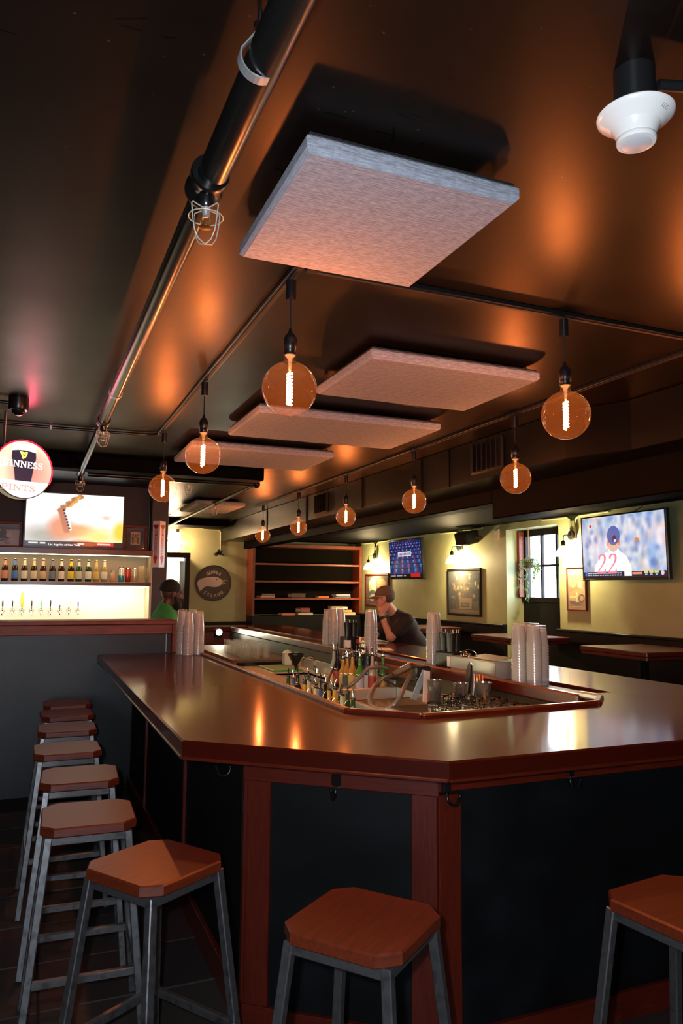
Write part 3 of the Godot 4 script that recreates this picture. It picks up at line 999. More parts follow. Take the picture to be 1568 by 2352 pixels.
	for z in [-1.74, -4.6, -6.85]:
		var q := 0.047 if z > -2.0 else (0.039 if z > -5.0 else 0.032)
		var yb := Basis(Vector3.RIGHT, PI / 2)
		var ft := MB.new().lathe([Vector2(q * 0.7, -0.05), Vector2(q * 0.97, -0.05), Vector2(q, -0.045), Vector2(q, -0.03), Vector2(q * 0.9, -0.025), Vector2(q * 0.9, 0.025), Vector2(q, 0.03), Vector2(q, 0.045), Vector2(q * 0.97, 0.05), Vector2(q * 0.7, 0.05)], 24, Vector3(0.353, 2.6, z), yb)
		ft.lathe([Vector2(0, -0.068), Vector2(0.016, -0.068), Vector2(0.022, -0.06), Vector2(0.022, -0.02)], 16, Vector3(0.353, 2.6, z))
		obj("tee_fitting", rel(ft, s), M.black_iron, s)
		sprinkler(s, Vector3(0.353, 2.532, z))
	for z in [-1.28, -3.9]:
		var hr := 0.0385 if z > -2.0 else 0.0325
		var band := []
		for k in 17:
			var a := lerpf(-0.35, PI + 0.35, k / 16.0)
			band.append(Vector3(hr * cos(a), -hr * sin(a), 0))
		var hb := MB.new()
		for k in 16:
			hb.bar(band[k] + Vector3(0.353, 2.6, z), band[k + 1] + Vector3(0.353, 2.6, z), 0.003, 0.022, 0.0, Vector3(0, 0, 1))
		for e in [band[0], band[16]]:
			hb.bar(e + Vector3(0.353, 2.6, z), Vector3(0.353, 2.668, z), 0.003, 0.016, 0.0, Vector3(0, 0, 1))
		obj("hanger_band", rel(hb, s), M.zinc, s)
		obj("hanger_rod", rel(MB.new().tube([Vector3(0.353, 2.66, z), Vector3(0.353, CEIL, z)], 0.005, 8).lathe([Vector2(0, 0), Vector2(0.012, 0), Vector2(0.012, 0.012), Vector2(0, 0.014)], 8, Vector3(0.353, 2.666, z)), s), M.black_iron, s)
	# cross pipes farther back
	var x := thing("sprinkler_pipe", "far black sprinkler branch pipe crossing the ceiling and turning towards the back wall", "pipe", Vector3(1.6, 2.6, -7.5))
	obj("pipe", rel(MB.new().tube([Vector3(0.41, 2.6, -6.865), Vector3(1.93, 2.6, -6.83)], 0.022, 14), x), M.black_iron, x)
	obj("pipe", rel(MB.new().tube([Vector3(1.94, 2.6, -6.83), Vector3(1.94, 2.585, -11.68)], 0.019, 14), x), M.black_iron, x)
	obj("elbow", rel(MB.new().ball(Vector3(1.945, 2.6, -6.83), Vector3(0.037, 0.037, 0.037), 14), x), M.black_iron, x)
	obj("tee_fitting", rel(MB.new().tube([Vector3(1.94, 2.6, -8.5), Vector3(1.94, 2.6, -8.62)], 0.03, 14), x), M.black_iron, x)
	sprinkler(x, Vector3(1.94, 2.55, -8.56))
	sprinkler(x, Vector3(1.3, 2.55, -6.85))
	# smoke alarm near the lens
	var sd := thing("smoke_alarm", "round white smoke alarm on a black ceiling box, lettered SO1", "smoke alarm", Vector3(1.13, 2.6, -1.125))
	obj("ceiling_box", MB.new().lathe([Vector2(0, 0.0), Vector2(0.042, 0.0), Vector2(0.042, 0.1), Vector2(0, 0.1)], 28), M.black_metal, sd)
	obj("base_plate", MB.new().lathe([Vector2(0.046, -0.028), Vector2(0.052, -0.024), Vector2(0.058, -0.018), Vector2(0.07, -0.009), Vector2(0.0775, -0.003), Vector2(0.0785, 0.001), Vector2(0.076, 0.004), Vector2(0.0, 0.004)], 48), M.white_plastic, sd)
	obj("sensor_head", MB.new().lathe([Vector2(0.0, -0.0625), Vector2(0.032, -0.0625), Vector2(0.0385, -0.061), Vector2(0.0405, -0.057), Vector2(0.0405, -0.051), Vector2(0.039, -0.0495), Vector2(0.0395, -0.048), Vector2(0.044, -0.036), Vector2(0.05, -0.0262)], 40), M.white_plastic, sd)
	obj("lens", MB.new().lathe([Vector2(0.0, -0.0655), Vector2(0.026, -0.0645), Vector2(0.031, -0.0622)], 32), mat("frost_plastic", lin(0.62, 0.64, 0.68), 0.4), sd)
	var dirn := Vector3(0.25, 0, 1).normalized()
	var tn := (dirn * 0.6 + Vector3.DOWN * 0.8).normalized()
	var tx := tn.cross(Vector3.DOWN).normalized() * -1.0
	text("SO1", 0.012, 0.0004, mat("grey_ink", lin(0.25, 0.25, 0.25), 0.6), sd, Transform3D(Basis(tx, tn.cross(tx), tn), dirn * 0.066 + Vector3(0, -0.0125, 0)), "Droid Sans", false)
	obj("conduit", rel(MB.new().tube([Vector3(1.17, 2.665, -1.1), Vector3(1.6, 2.685, -0.98), Vector3(2.6, 2.685, -0.72)], 0.012, 10), sd), M.black_metal, sd)
	# dome camera by the beer sign
	var dc := thing("dome_camera", "black dome camera on the ceiling above the round beer sign", "camera", Vector3(-0.12, 2.7, -4.66))
	obj("mount", MB.new().lathe([Vector2(0, -0.07), Vector2(0.05, -0.07), Vector2(0.055, -0.06), Vector2(0.055, 0.0), Vector2(0, 0.0)], 24), M.black_plastic, dc)
	obj("dome", MB.new().ball(Vector3(0, -0.07, 0), Vector3(0.038, 0.034, 0.038), 20, Basis.IDENTITY, -1.0, 0.0), mat("smoked_dome", lin(0.01, 0.01, 0.012), 0.06), dc)
	obj("conduit", MB.new().tube([Vector3(-0.05, -0.03, 0), Vector3(-1.2, -0.03, 0.02)], 0.011, 10), M.black_metal, dc)


func sprinkler(parent: Node3D, at: Vector3) -> void:
	var h := obj("sprinkler_head", MB.new().lathe([Vector2(0, -0.022), Vector2(0.009, -0.02), Vector2(0.011, -0.006), Vector2(0.013, 0.0), Vector2(0.013, 0.01), Vector2(0, 0.012)], 8, at - parent.position), M.zinc, parent)
	var q := at - parent.position
	var d := MB.new()
	for s in [-1.0, 1.0]:
		d.tube([q + Vector3(0.009 * s, -0.018, 0), q + Vector3(0.011 * s, -0.03, 0), q + Vector3(0.003 * s, -0.046, 0)], 0.0022, 6)
	d.lathe([Vector2(0, -0.05), Vector2(0.016, -0.049), Vector2(0.016, -0.047), Vector2(0, -0.046)], 12, q)
	obj("deflector", d, M.brass, h)
	var c := MB.new()
	for k in 4:
		var b := Basis(Vector3.UP, PI / 2 * k + 0.5)
		var pts := []
		for e in [Vector3(0.012, 0.0, 0), Vector3(0.042, 0.002, 0), Vector3(0.045, -0.004, 0), Vector3(0.04, -0.04, 0), Vector3(0.034, -0.066, 0), Vector3(0.022, -0.084, 0), Vector3(0.0, -0.091, 0)]:
			pts.append(q + b * e)
		c.tube(pts, 0.0017, 6)
	for y in [-0.022]:
		var ring := []
		for k in 16:
			ring.append(q + Vector3(0.0425 * cos(TAU * k / 16), y, 0.0425 * sin(TAU * k / 16)))
		c.tube(ring, 0.0015, 6, true)
	obj("cage", c, M.cage_wire, h)


# a flat plate standing upright and facing +z: points are (x, height), d its thickness
func plate(pts: Array, d: float) -> MB:
	var p := []
	for q in pts:
		p.append(Vector2(q.x, -q.y))
	return MB.new().prism(p, 0.0, d).turn(Transform3D(Basis(Vector3(1, 0, 0), Vector3(0, 0, 1), Vector3(0, -1, 0)), Vector3.ZERO))


func frame_of(called: String, w: float, h: float, bw: float, bd: float, m: Material, parent: Node3D) -> void:
	for s in [-1.0, 1.0]:
		obj(called, MB.new().box(Vector3(0, s * (h - bw) * 0.5, bd * 0.5), Vector3(w, bw, bd), bw * 0.15), m, parent)
		obj(called, MB.new().box(Vector3(s * (w - bw) * 0.5, 0, bd * 0.5), Vector3(bw, h - 2.0 * bw, bd), bw * 0.15), m, parent)


# framed print hung upright: x right, y up, facing +z before turning
func framed(called: String, label: String, category: String, at: Vector3, turn: float, w: float, h: float, bw: float, fm: Material, img: Material, mount := 0.0, tilt := 0.0) -> Node3D:
	var o := thing(called, label, category, at, turn)
	o.rotation.x = tilt
	frame_of("frame", w, h, bw, 0.028, fm, o)
	obj("backing", MB.new().box(Vector3(0, 0, 0.006), Vector3(w - bw, h - bw, 0.008)), mat(called + "_mount", lin(0.03, 0.03, 0.035), 0.6) if mount > 0.0 else M.black_rubber, o)
	var x := w * 0.5 - bw - mount
	var y := h * 0.5 - bw - mount
	obj("print", MB.new().quad(Vector3(-x, y, 0.012), Vector3(x, y, 0.012), Vector3(x, -y, 0.012), Vector3(-x, -y, 0.012), Vector3(0, 0, 1)), img, o)
	obj("glass", MB.new().box(Vector3(0, 0, 0.018), Vector3(w - bw * 1.6, h - bw * 1.6, 0.002)), M.pane_glass, o)
	return o


func television(label: String, at: Vector3, turn: float, tilt: float, w: float, h: float, screen: Image, e: float, deep := 0.05) -> Node3D:
	var o := thing("television", label, "television", at)
	o.basis = Basis(Vector3.UP, turn) * Basis(Vector3.RIGHT, tilt)
	obj("housing", MB.new().box(Vector3(0, 0, -deep * 0.5), Vector3(w, h, deep), 0.008), M.black_plastic, o)
	frame_of("bezel", w, h, 0.016, 0.006, M.black_plastic, o)
	var x := w * 0.5 - 0.016
	var y := h * 0.5 - 0.016
	obj("screen", MB.new().quad(Vector3(-x, y, 0.002), Vector3(x, y, 0.002), Vector3(x, -y + 0.012, 0.002), Vector3(-x, -y + 0.012, 0.002), Vector3(0, 0, 1)), flat_emit("screen_" + String(o.name), screen, e), o)
	var l := AreaLight3D.new()
	l.name = "screen_light"
	l.area_size = Vector2(w * 0.9, h * 0.9)
	l.area_normalize_energy = false
	l.light_energy = 0.05 * e
	l.light_color = Color(0.9, 0.94, 1.0)
	l.area_range = 20.0
	l.shadow_enabled = true
	l.position = Vector3(0, 0, 0.012)
	l.rotation.y = PI
	o.add_child(l)
	return o


func bottle_parts(o: Node3D, body: Material, label: Material, capm: Material, h := 0.228, r := 0.0305, neck := true) -> void:
	obj("body", MB.new().lathe([Vector2(0, 0.0), Vector2(r * 0.9, 0.0), Vector2(r, 0.004), Vector2(r, h * 0.52), Vector2(r * 0.9, h * 0.6), Vector2(r * 0.5, h * 0.72), Vector2(r * 0.42, h * 0.8), Vector2(r * 0.4, h * 0.95), Vector2(r * 0.45, h * 0.955), Vector2(r * 0.45, h * 0.975), Vector2(0, h * 0.976)], 20), body, o)
	obj("label", MB.new().lathe([Vector2(r * 1.012, h * 0.12), Vector2(r * 1.012, h * 0.46)], 20), label, o)
	if neck:
		obj("neck_label", MB.new().lathe([Vector2(r * 0.62, h * 0.69), Vector2(r * 0.45, h * 0.8), Vector2(r * 0.43, h * 0.9)], 16), label, o)
	obj("cap", MB.new().lathe([Vector2(r * 0.5, h * 0.955), Vector2(r * 0.5, h * 0.99), Vector2(r * 0.44, h), Vector2(0, h)], 14), capm, o)


func area(called: String, at: Vector3, look: Vector3, size: Vector2, c: Color, e: float, parent: Node3D) -> void:
	var l := AreaLight3D.new()
	l.name = called
	l.area_size = size
	l.area_normalize_energy = false
	l.light_color = c
	l.light_energy = e
	l.area_range = 20.0
	l.shadow_enabled = true
	var z := -look.normalized()
	var x := (Vector3.UP if absf(z.y) < 0.95 else Vector3.BACK).cross(z).normalized()
	parent.add_child(l)
	l.transform = Transform3D(Basis(x, z.cross(x), z), at)


# ---------------------------------------------------------------- back bar and half wall
func back_bar() -> void:
	struct("wall_service", MB.new().span(Vector3(XL, 0, -6.5), Vector3(1.1, 1.24, -6.36)), M.service_sheen)
	var sc := thing("service_ledge", "red mahogany ledge capping the black half wall behind the stools", "ledge", Vector3(-1.4, 1.22, -6.45))
	obj("cap_board", rel(MB.new().span(Vector3(XL, 1.305, -6.7), Vector3(1.14, 1.338, -6.32), 0.005), sc), M.shelf_wood, sc)
	obj("front_board", rel(MB.new().span(Vector3(XL, 1.225, -6.36), Vector3(1.105, 1.305, -6.336), 0.004), sc), M.shelf_wood, sc)
	obj("end_post", rel(MB.new().span(Vector3(1.103, 1.072, -6.52), Vector3(1.135, 1.305, -6.33), 0.004), sc), M.shelf_wood, sc)
	obj("cable_cover", rel(MB.new().span(Vector3(1.055, 1.075, -6.36), Vector3(1.063, 1.225, -6.35), 0.002), sc), M.steel, sc)

	var u := thing("back_bar_shelving", "back bar shelving with two wooden shelves and lit cream bays", "shelving", Vector3(-0.4, 0.9, -8.2))
	obj("upper_shelf", rel(MB.new().span(Vector3(-2.6, 1.936, -8.3), Vector3(1.158, 1.994, -7.92), 0.004), u), M.mahogany_x, u)
	obj("lower_shelf", rel(MB.new().span(Vector3(-2.6, 1.624, -8.3), Vector3(1.15, 1.662, -7.94), 0.004), u), M.mahogany_x, u)
	obj("side_panel", rel(MB.new().span(Vector3(1.135, 1.1, -8.3), Vector3(1.157, 1.936, -7.95), 0.003), u), mat("cream_side", lin(0.6, 0.52, 0.36), 0.6), u)
	obj("upper_back", rel(MB.new().span(Vector3(-2.6, 1.662, -8.3), Vector3(1.135, 1.936, -8.285)), u), mat("cream_back", lin(0.55, 0.5, 0.4), 0.6), u)
	obj("tap_back", rel(MB.new().span(Vector3(-2.6, 1.1, -8.3), Vector3(1.135, 1.624, -8.285)), u), mat("white_back", lin(0.82, 0.79, 0.68), 0.5), u)
	obj("worktop", rel(MB.new().span(Vector3(-2.6, 1.05, -8.3), Vector3(1.157, 1.1, -7.75), 0.004), u), M.steel, u)
	obj("cupboard", rel(MB.new().span(Vector3(-2.6, 0.0, -8.3), Vector3(1.157, 1.05, -7.8), 0.004), u), M.black_trim, u)
	var strip := glow("led_strip", lin(1.0, 0.82, 0.5), 8.0)
	obj("light_strip_upper", rel(MB.new().span(Vector3(-2.5, 1.928, -7.962), Vector3(1.12, 1.9355, -7.945)), u), strip, u)
	obj("light_strip_lower", rel(MB.new().span(Vector3(-2.5, 1.612, -8.03), Vector3(1.12, 1.6235, -8.01)), u), strip, u)
	area("shelf_light", Vector3(-0.69, 1.926, -7.955) - u.position, Vector3(0, -0.8, -0.6), Vector2(3.6, 0.02), lin(1.0, 0.72, 0.32), 5.0, u)
	area("tap_light", Vector3(-0.69, 1.61, -8.02) - u.position, Vector3(0, -0.75, -0.5), Vector2(3.6, 0.03), lin(1.0, 0.9, 0.64), 24.0, u)

	# beer bottles in a row
	var brown := mat("brown_glass", lin(0.035, 0.014, 0.006), 0.08)
	var green := mat("green_glass", lin(0.02, 0.06, 0.015), 0.08)
	var pale := mat("straw_glass", lin(0.42, 0.28, 0.08), 0.08)
	var rows := [
		[-0.249, "red-and-white", lin(0.75, 0.3, 0.22), brown], [-0.159, "bright blue", lin(0.08, 0.22, 0.65), brown], [-0.072, "white oval", lin(0.8, 0.78, 0.66), brown], [0.016, "cream", lin(0.75, 0.66, 0.45), brown],
		[0.101, "peach", lin(0.75, 0.5, 0.34), brown], [0.187, "slate blue", lin(0.16, 0.2, 0.3), brown], [0.273, "white-and-red", lin(0.8, 0.68, 0.6), brown], [0.364, "vivid yellow", lin(0.85, 0.65, 0.02), brown],
		[0.44, "silver", lin(0.6, 0.6, 0.5), green], [0.532, "white-banded", lin(0.78, 0.78, 0.7), green], [0.609, "gold", lin(0.7, 0.5, 0.15), pale], [0.69, "clear-topped pale", lin(0.8, 0.76, 0.66), pale]]
	for e in rows:
		var o := thing("beer_bottle", "beer bottle with %s label on the lit back bar shelf" % e[1], "bottle", Vector3(e[0], 1.6625, -8.06), 0.0, "beer bottles on the back bar")
		bottle_parts(o, e[3], mat("beer_label", e[2], 0.5), mat("beer_cap", e[2].lerp(Color.WHITE, 0.4), 0.3, 0.3))
	var gob := thing("goblet", "round stemmed goblet at the left end of the bottle row", "glass", Vector3(-0.36, 1.6625, -8.06))
	obj("bowl", MB.new().lathe([Vector2(0.004, 0.06), Vector2(0.03, 0.07), Vector2(0.055, 0.1), Vector2(0.06, 0.13), Vector2(0.052, 0.17), Vector2(0.046, 0.185)], 24), glass("amber_glass", lin(0.9, 0.7, 0.4), 0.4), gob)
	obj("foot", MB.new().lathe([Vector2(0, 0), Vector2(0.035, 0.0), Vector2(0.034, 0.004), Vector2(0.005, 0.01), Vector2(0.004, 0.062)], 20), M.clear_glass, gob)
	var jar := thing("jar", "short jar with pale pink label beside the beer cans", "jar", Vector3(0.776, 1.6625, -8.06))
	obj("body", MB.new().lathe([Vector2(0, 0), Vector2(0.028, 0), Vector2(0.03, 0.004), Vector2(0.03, 0.085), Vector2(0.022, 0.1), Vector2(0.022, 0.112), Vector2(0, 0.112)], 20), mat("jar_tan", lin(0.62, 0.36, 0.22), 0.2), jar)
	obj("lid", MB.new().lathe([Vector2(0.0235, 0.106), Vector2(0.0235, 0.12), Vector2(0, 0.122)], 20), M.zinc, jar)
	for e in [[0.858, 0.157, "tall can striped cream, orange and teal", lin(0.8, 0.75, 0.6), lin(0.1, 0.4, 0.45)], [0.926, 0.15, "red beer can with silver rim", lin(0.6, 0.06, 0.04), lin(0.5, 0.05, 0.04)], [0.993, 0.152, "cream white beer can beside the glass stein", lin(0.78, 0.7, 0.5), lin(0.75, 0.6, 0.35)]]:
		var cn := thing("beer_can", e[2] + " on the back bar shelf", "can", Vector3(e[0], 1.6625, -8.06))
		obj("body", MB.new().lathe([Vector2(0.0, 0.003), Vector2(0.024, 0.0), Vector2(0.0285, 0.01), Vector2(0.0285, e[1] * 0.45)], 22), mat("can_low", e[4], 0.25, 0.4), cn)
		obj("upper_band", MB.new().lathe([Vector2(0.0285, e[1] * 0.45), Vector2(0.0285, e[1] - 0.012)], 22), mat("can_high", e[3], 0.25, 0.3), cn)
		obj("lid", MB.new().lathe([Vector2(0.0285, e[1] - 0.012), Vector2(0.024, e[1] - 0.001), Vector2(0.023, e[1]), Vector2(0.0215, e[1] - 0.003), Vector2(0, e[1] - 0.003)], 22), M.chrome, cn)
	var mug := thing("stein", "clear glass stein with curved handle at the shelf end by the column", "mug", Vector3(1.063, 1.6625, -8.07))
	obj("body", MB.new().lathe([Vector2(0, 0.0), Vector2(0.03, 0.0), Vector2(0.034, 0.01), Vector2(0.036, 0.17), Vector2(0.038, 0.175)], 24), M.amber_glass, mug)
	obj("handle", MB.new().tube([Vector3(0.035, 0.15, 0), Vector3(0.055, 0.155, 0), Vector3(0.064, 0.14, 0), Vector3(0.062, 0.08, 0), Vector3(0.05, 0.045, 0), Vector3(0.034, 0.035, 0)], 0.007, 10), M.amber_glass, mug)

	# beer taps
	var hands := ["slim black", "slim dark", "tall amber wooden", "small black", "small green", "short black", "stub black", "tall white", "white and blue"]
	var hm := [M.black_plastic, M.black_plastic, mat("amber_handle", lin(0.75, 0.38, 0.05), 0.3), M.black_plastic, M.green_plastic, M.black_plastic, M.black_plastic, mat("ivory_handle", lin(0.85, 0.78, 0.6), 0.3), mat("blue_handle", lin(0.04, 0.1, 0.5), 0.3)]
	var hh := [0.07, 0.07, 0.15, 0.07, 0.06, 0.075, 0.02, 0.17, 0.15]
	for i in 9:
		var t := thing("beer_tap", "chrome beer tap with a %s handle on the bright white wall" % hands[i], "beer tap", Vector3(-0.257 + 0.0892 * i, 1.37, -8.284), 0.0, "beer taps on the back wall")
		var zb := Basis(Vector3.RIGHT, PI / 2)
		obj("flange", MB.new().lathe([Vector2(0, 0), Vector2(0.026, 0), Vector2(0.026, 0.006), Vector2(0.018, 0.014), Vector2(0.012, 0.016), Vector2(0.012, 0.05), Vector2(0, 0.05)], 20, Vector3.ZERO, zb), M.steel, t)
		obj("faucet", MB.new().tube([Vector3(0, 0.006, 0.05), Vector3(0, 0.004, 0.075), Vector3(0, -0.015, 0.095), Vector3(0, -0.05, 0.102)], [0.013, 0.013, 0.011, 0.009], 12).ball(Vector3(0, 0.006, 0.062), Vector3(0.017, 0.017, 0.017), 14), M.chrome, t)
		var y0 := 0.026
		obj("collar", MB.new().lathe([Vector2(0.008, 0.01), Vector2(0.008, y0), Vector2(0.006, y0 + 0.006)], 12, Vector3(0, 0.004, 0.064)), M.chrome, t)
		var w := 0.017 if i in [2, 7] else 0.0085
		obj("handle", MB.new().lathe([Vector2(0.004, 0), Vector2(w * 0.7, 0.006), Vector2(w, hh[i] * 0.5), Vector2(w * 0.9, hh[i] * 0.92), Vector2(w * 0.4, hh[i]), Vector2(0, hh[i])], 14, Vector3(0, y0 + 0.004, 0.064)), hm[i], t)
		if i == 8:
			obj("handle_tip", MB.new().lathe([Vector2(0.0087, 0), Vector2(0.0095, 0.09), Vector2(0.004, 0.1), Vector2(0, 0.1)], 14, Vector3(0, y0 + 0.058, 0.064)), M.ivory_handle, t)

	# television with a close-up of a jewelled hand
	var im := canvas(320, 184, Color(0.98, 0.97, 0.97))
	disc(im, 60, 150, 130, 60, Color(0.62, 0.6, 0.55, 0.9), 0.8)
	disc(im, 110, 120, 52, 60, Color(0.85, 0.55, 0.42, 0.95), 0.6)
	disc(im, 165, 130, 80, 34, Color(0.84, 0.6, 0.4, 0.9), 0.6)
	disc(im, 185, 70, 46, 38, Color(0.97, 0.93, 0.95, 1), 0.5)
	for k in 26:
		disc(im, 172 - k * 2.6 + 8.0 * sin(k * 0.9), 6 + k * 2.1, 11 - k * 0.12, 8, Color(0.66, 0.44, 0.26, 0.85), 0.5)
	for k in 22:
		disc(im, 110 + k * 1.1, 56 + k * 3.6, 13, 9, Color(0.72, 0.45, 0.33, 0.8), 0.6)
	for k in 9:
		disc(im, 170 - k * 3.5, 10 + k * 4.0, 7, 5, Color(0.86, 0.64, 0.3, 0.9), 0.5)
	for k in 16:
		disc(im, 134 + k * 0.7, 60 + k * 4.4, 6, 5, Color(0.9, 0.9, 0.92, 0.9), 0.5)
	for k in 7:
		disc(im, 120 + k * 3.4, 58 + k * 10.5, 3.6, 3.6, Color(0.12, 0.2, 0.26))
	disc(im, 262, 80, 20, 12, Color(0.86, 0.74, 0.66, 0.8), 0.6)
	disc(im, 240, 150, 90, 46, Color(1.0, 0.86, 0.5, 0.95), 0.8)
	disc(im, 312, 130, 34, 50, Color(0.95, 0.78, 0.25, 0.95), 0.6)
	disc(im, 180, 176, 60, 18, Color(0.8, 0.42, 0.18, 0.9), 0.6)
	im.fill_rect(Rect2i(0, 168, 320, 16), Color(0.1, 0.09, 0.1))
	disc(im, 200, 176, 60, 10, Color(0.75, 0.3, 0.12, 0.9), 0.5)
	im.fill_rect(Rect2i(230, 168, 60, 13), Color(0.85, 0.15, 0.08))
	for e in [[12, 30], [48, 18], [170, 22], [236, 44]]:
		im.fill_rect(Rect2i(e[0], 172, e[1], 6), Color(0.8, 0.8, 0.78))
	var tv := television("television above the back bar showing a jewelled hand on white", Vector3(0.392, 2.295, -8.19), 0.0, 0.03, 0.99, 0.585, im, 1.25)
	var wt := glow("screen_white", Color(1, 1, 1), 1.1)
	text("Los Angeles at New York", 0.026, 0.0005, wt, tv, Transform3D(Basis.IDENTITY, Vector3(-0.1, -0.252, 0.0035)))
	for x in [-0.42, 0.42]:
		obj("foot", MB.new().box(Vector3(x, -0.296, -0.02), Vector3(0.03, 0.012, 0.16), 0.003), M.black_plastic, tv)
	# framed pictures either side
	im = canvas(120, 96, Color(0.75, 0.76, 0.8))
	im.fill_rect(Rect2i(0, 0, 120, 24), Color(0.2, 0.24, 0.35))
	disc(im, 62, 30, 10, 10, Color(0.25, 0.2, 0.22))
	disc(im, 60, 52, 24, 20, Color(0.16, 0.15, 0.26))
	disc(im, 84, 48, 12, 14, Color(0.85, 0.84, 0.85))
	shape(im, [Vector2(44, 64), Vector2(78, 64), Vector2(88, 90), Vector2(70, 90), Vector2(60, 72), Vector2(46, 90), Vector2(32, 88)], Color(0.6, 0.58, 0.62))
	shape(im, [Vector2(30, 84), Vector2(84, 60), Vector2(86, 63), Vector2(32, 88)], Color(0.3, 0.22, 0.18))
	framed("picture_frame", "wood-framed photograph of a hockey player left of the back bar television", "picture", Vector3(-0.295, 2.132, -8.26), 0.0, 0.37, 0.275, 0.028, M.shelf_wood, printed("hockey_print", im))
	im = canvas(60, 84, Color(0.85, 0.8, 0.66))
	for x in [14, 46]:
		disc(im, x, 18, 8, 8, Color(0.7, 0.3, 0.12))
		shape(im, [Vector2(x - 8, 30), Vector2(x + 8, 30), Vector2(x + 6, 78), Vector2(x - 6, 78)], Color(0.35, 0.32, 0.28))
	shape(im, [Vector2(22, 34), Vector2(38, 34), Vector2(42, 70), Vector2(30, 78), Vector2(18, 70)], Color(0.8, 0.62, 0.12))
	disc(im, 30, 26, 6, 10, Color(0.15, 0.3, 0.14))
	framed("picture_frame", "small wood-framed card print between television and black column", "picture", Vector3(1.012, 2.137, -8.26), 0.0, 0.25, 0.285, 0.03, M.shelf_wood, printed("card_print", im), 0.045)

	# black column with the projecting extinguisher sign
	struct("column", MB.new().span(Vector3(1.16, 0, -8.3), Vector3(1.337, CEIL, -8.12), 0.006), mat("column_paint", lin(0.03, 0.03, 0.034), 0.45))
	var es := thing("extinguisher_sign", "white V-shaped fire extinguisher sign with red arrows on the black column", "sign", Vector3(1.24, 1.825, -8.12))
	var sw := mat("sign_white", lin(0.7, 0.7, 0.74), 0.25)
	var sr := mat("sign_red", lin(0.5, 0.02, 0.03), 0.35)
	for s in [-1.0, 1.0]:
		var tr := Transform3D(Basis(Vector3.UP, s * 0.62), Vector3(0, 0, 0.055))
		var pn := obj("wing", MB.new().span(Vector3(-0.08 if s < 0 else 0.0, 0, -0.002), Vector3(0.0 if s < 0 else 0.08, 0.495, 0.002)), sw, es)
		pn.transform = tr
		var cx: float = s * 0.042
		var ar := obj("arrow", plate([Vector2(cx - 0.016, 0.44), Vector2(cx + 0.016, 0.44), Vector2(cx + 0.013, 0.11), Vector2(cx + 0.026, 0.11), Vector2(cx, 0.03), Vector2(cx - 0.026, 0.11), Vector2(cx - 0.013, 0.11)], 0.001).turn(Transform3D(Basis.IDENTITY, Vector3(0, 0, 0.0022))), sr, es)
		ar.transform = tr
		var cp := obj("arrow_head_bar", plate([Vector2(cx - 0.03, 0.455), Vector2(cx + 0.03, 0.455), Vector2(cx + 0.024, 0.425), Vector2(cx - 0.024, 0.425)], 0.001).turn(Transform3D(Basis.IDENTITY, Vector3(0, 0, 0.0022))), sr, es)
		cp.transform = tr
		text("FIRE EXTINGUISHER", 0.03, 0.0006, sw, es, tr * Transform3D(Basis(Vector3(0, 0, 1), -PI / 2), Vector3(cx, 0.27, 0.0034)))
	# round illuminated beer sign
	beer_sign()


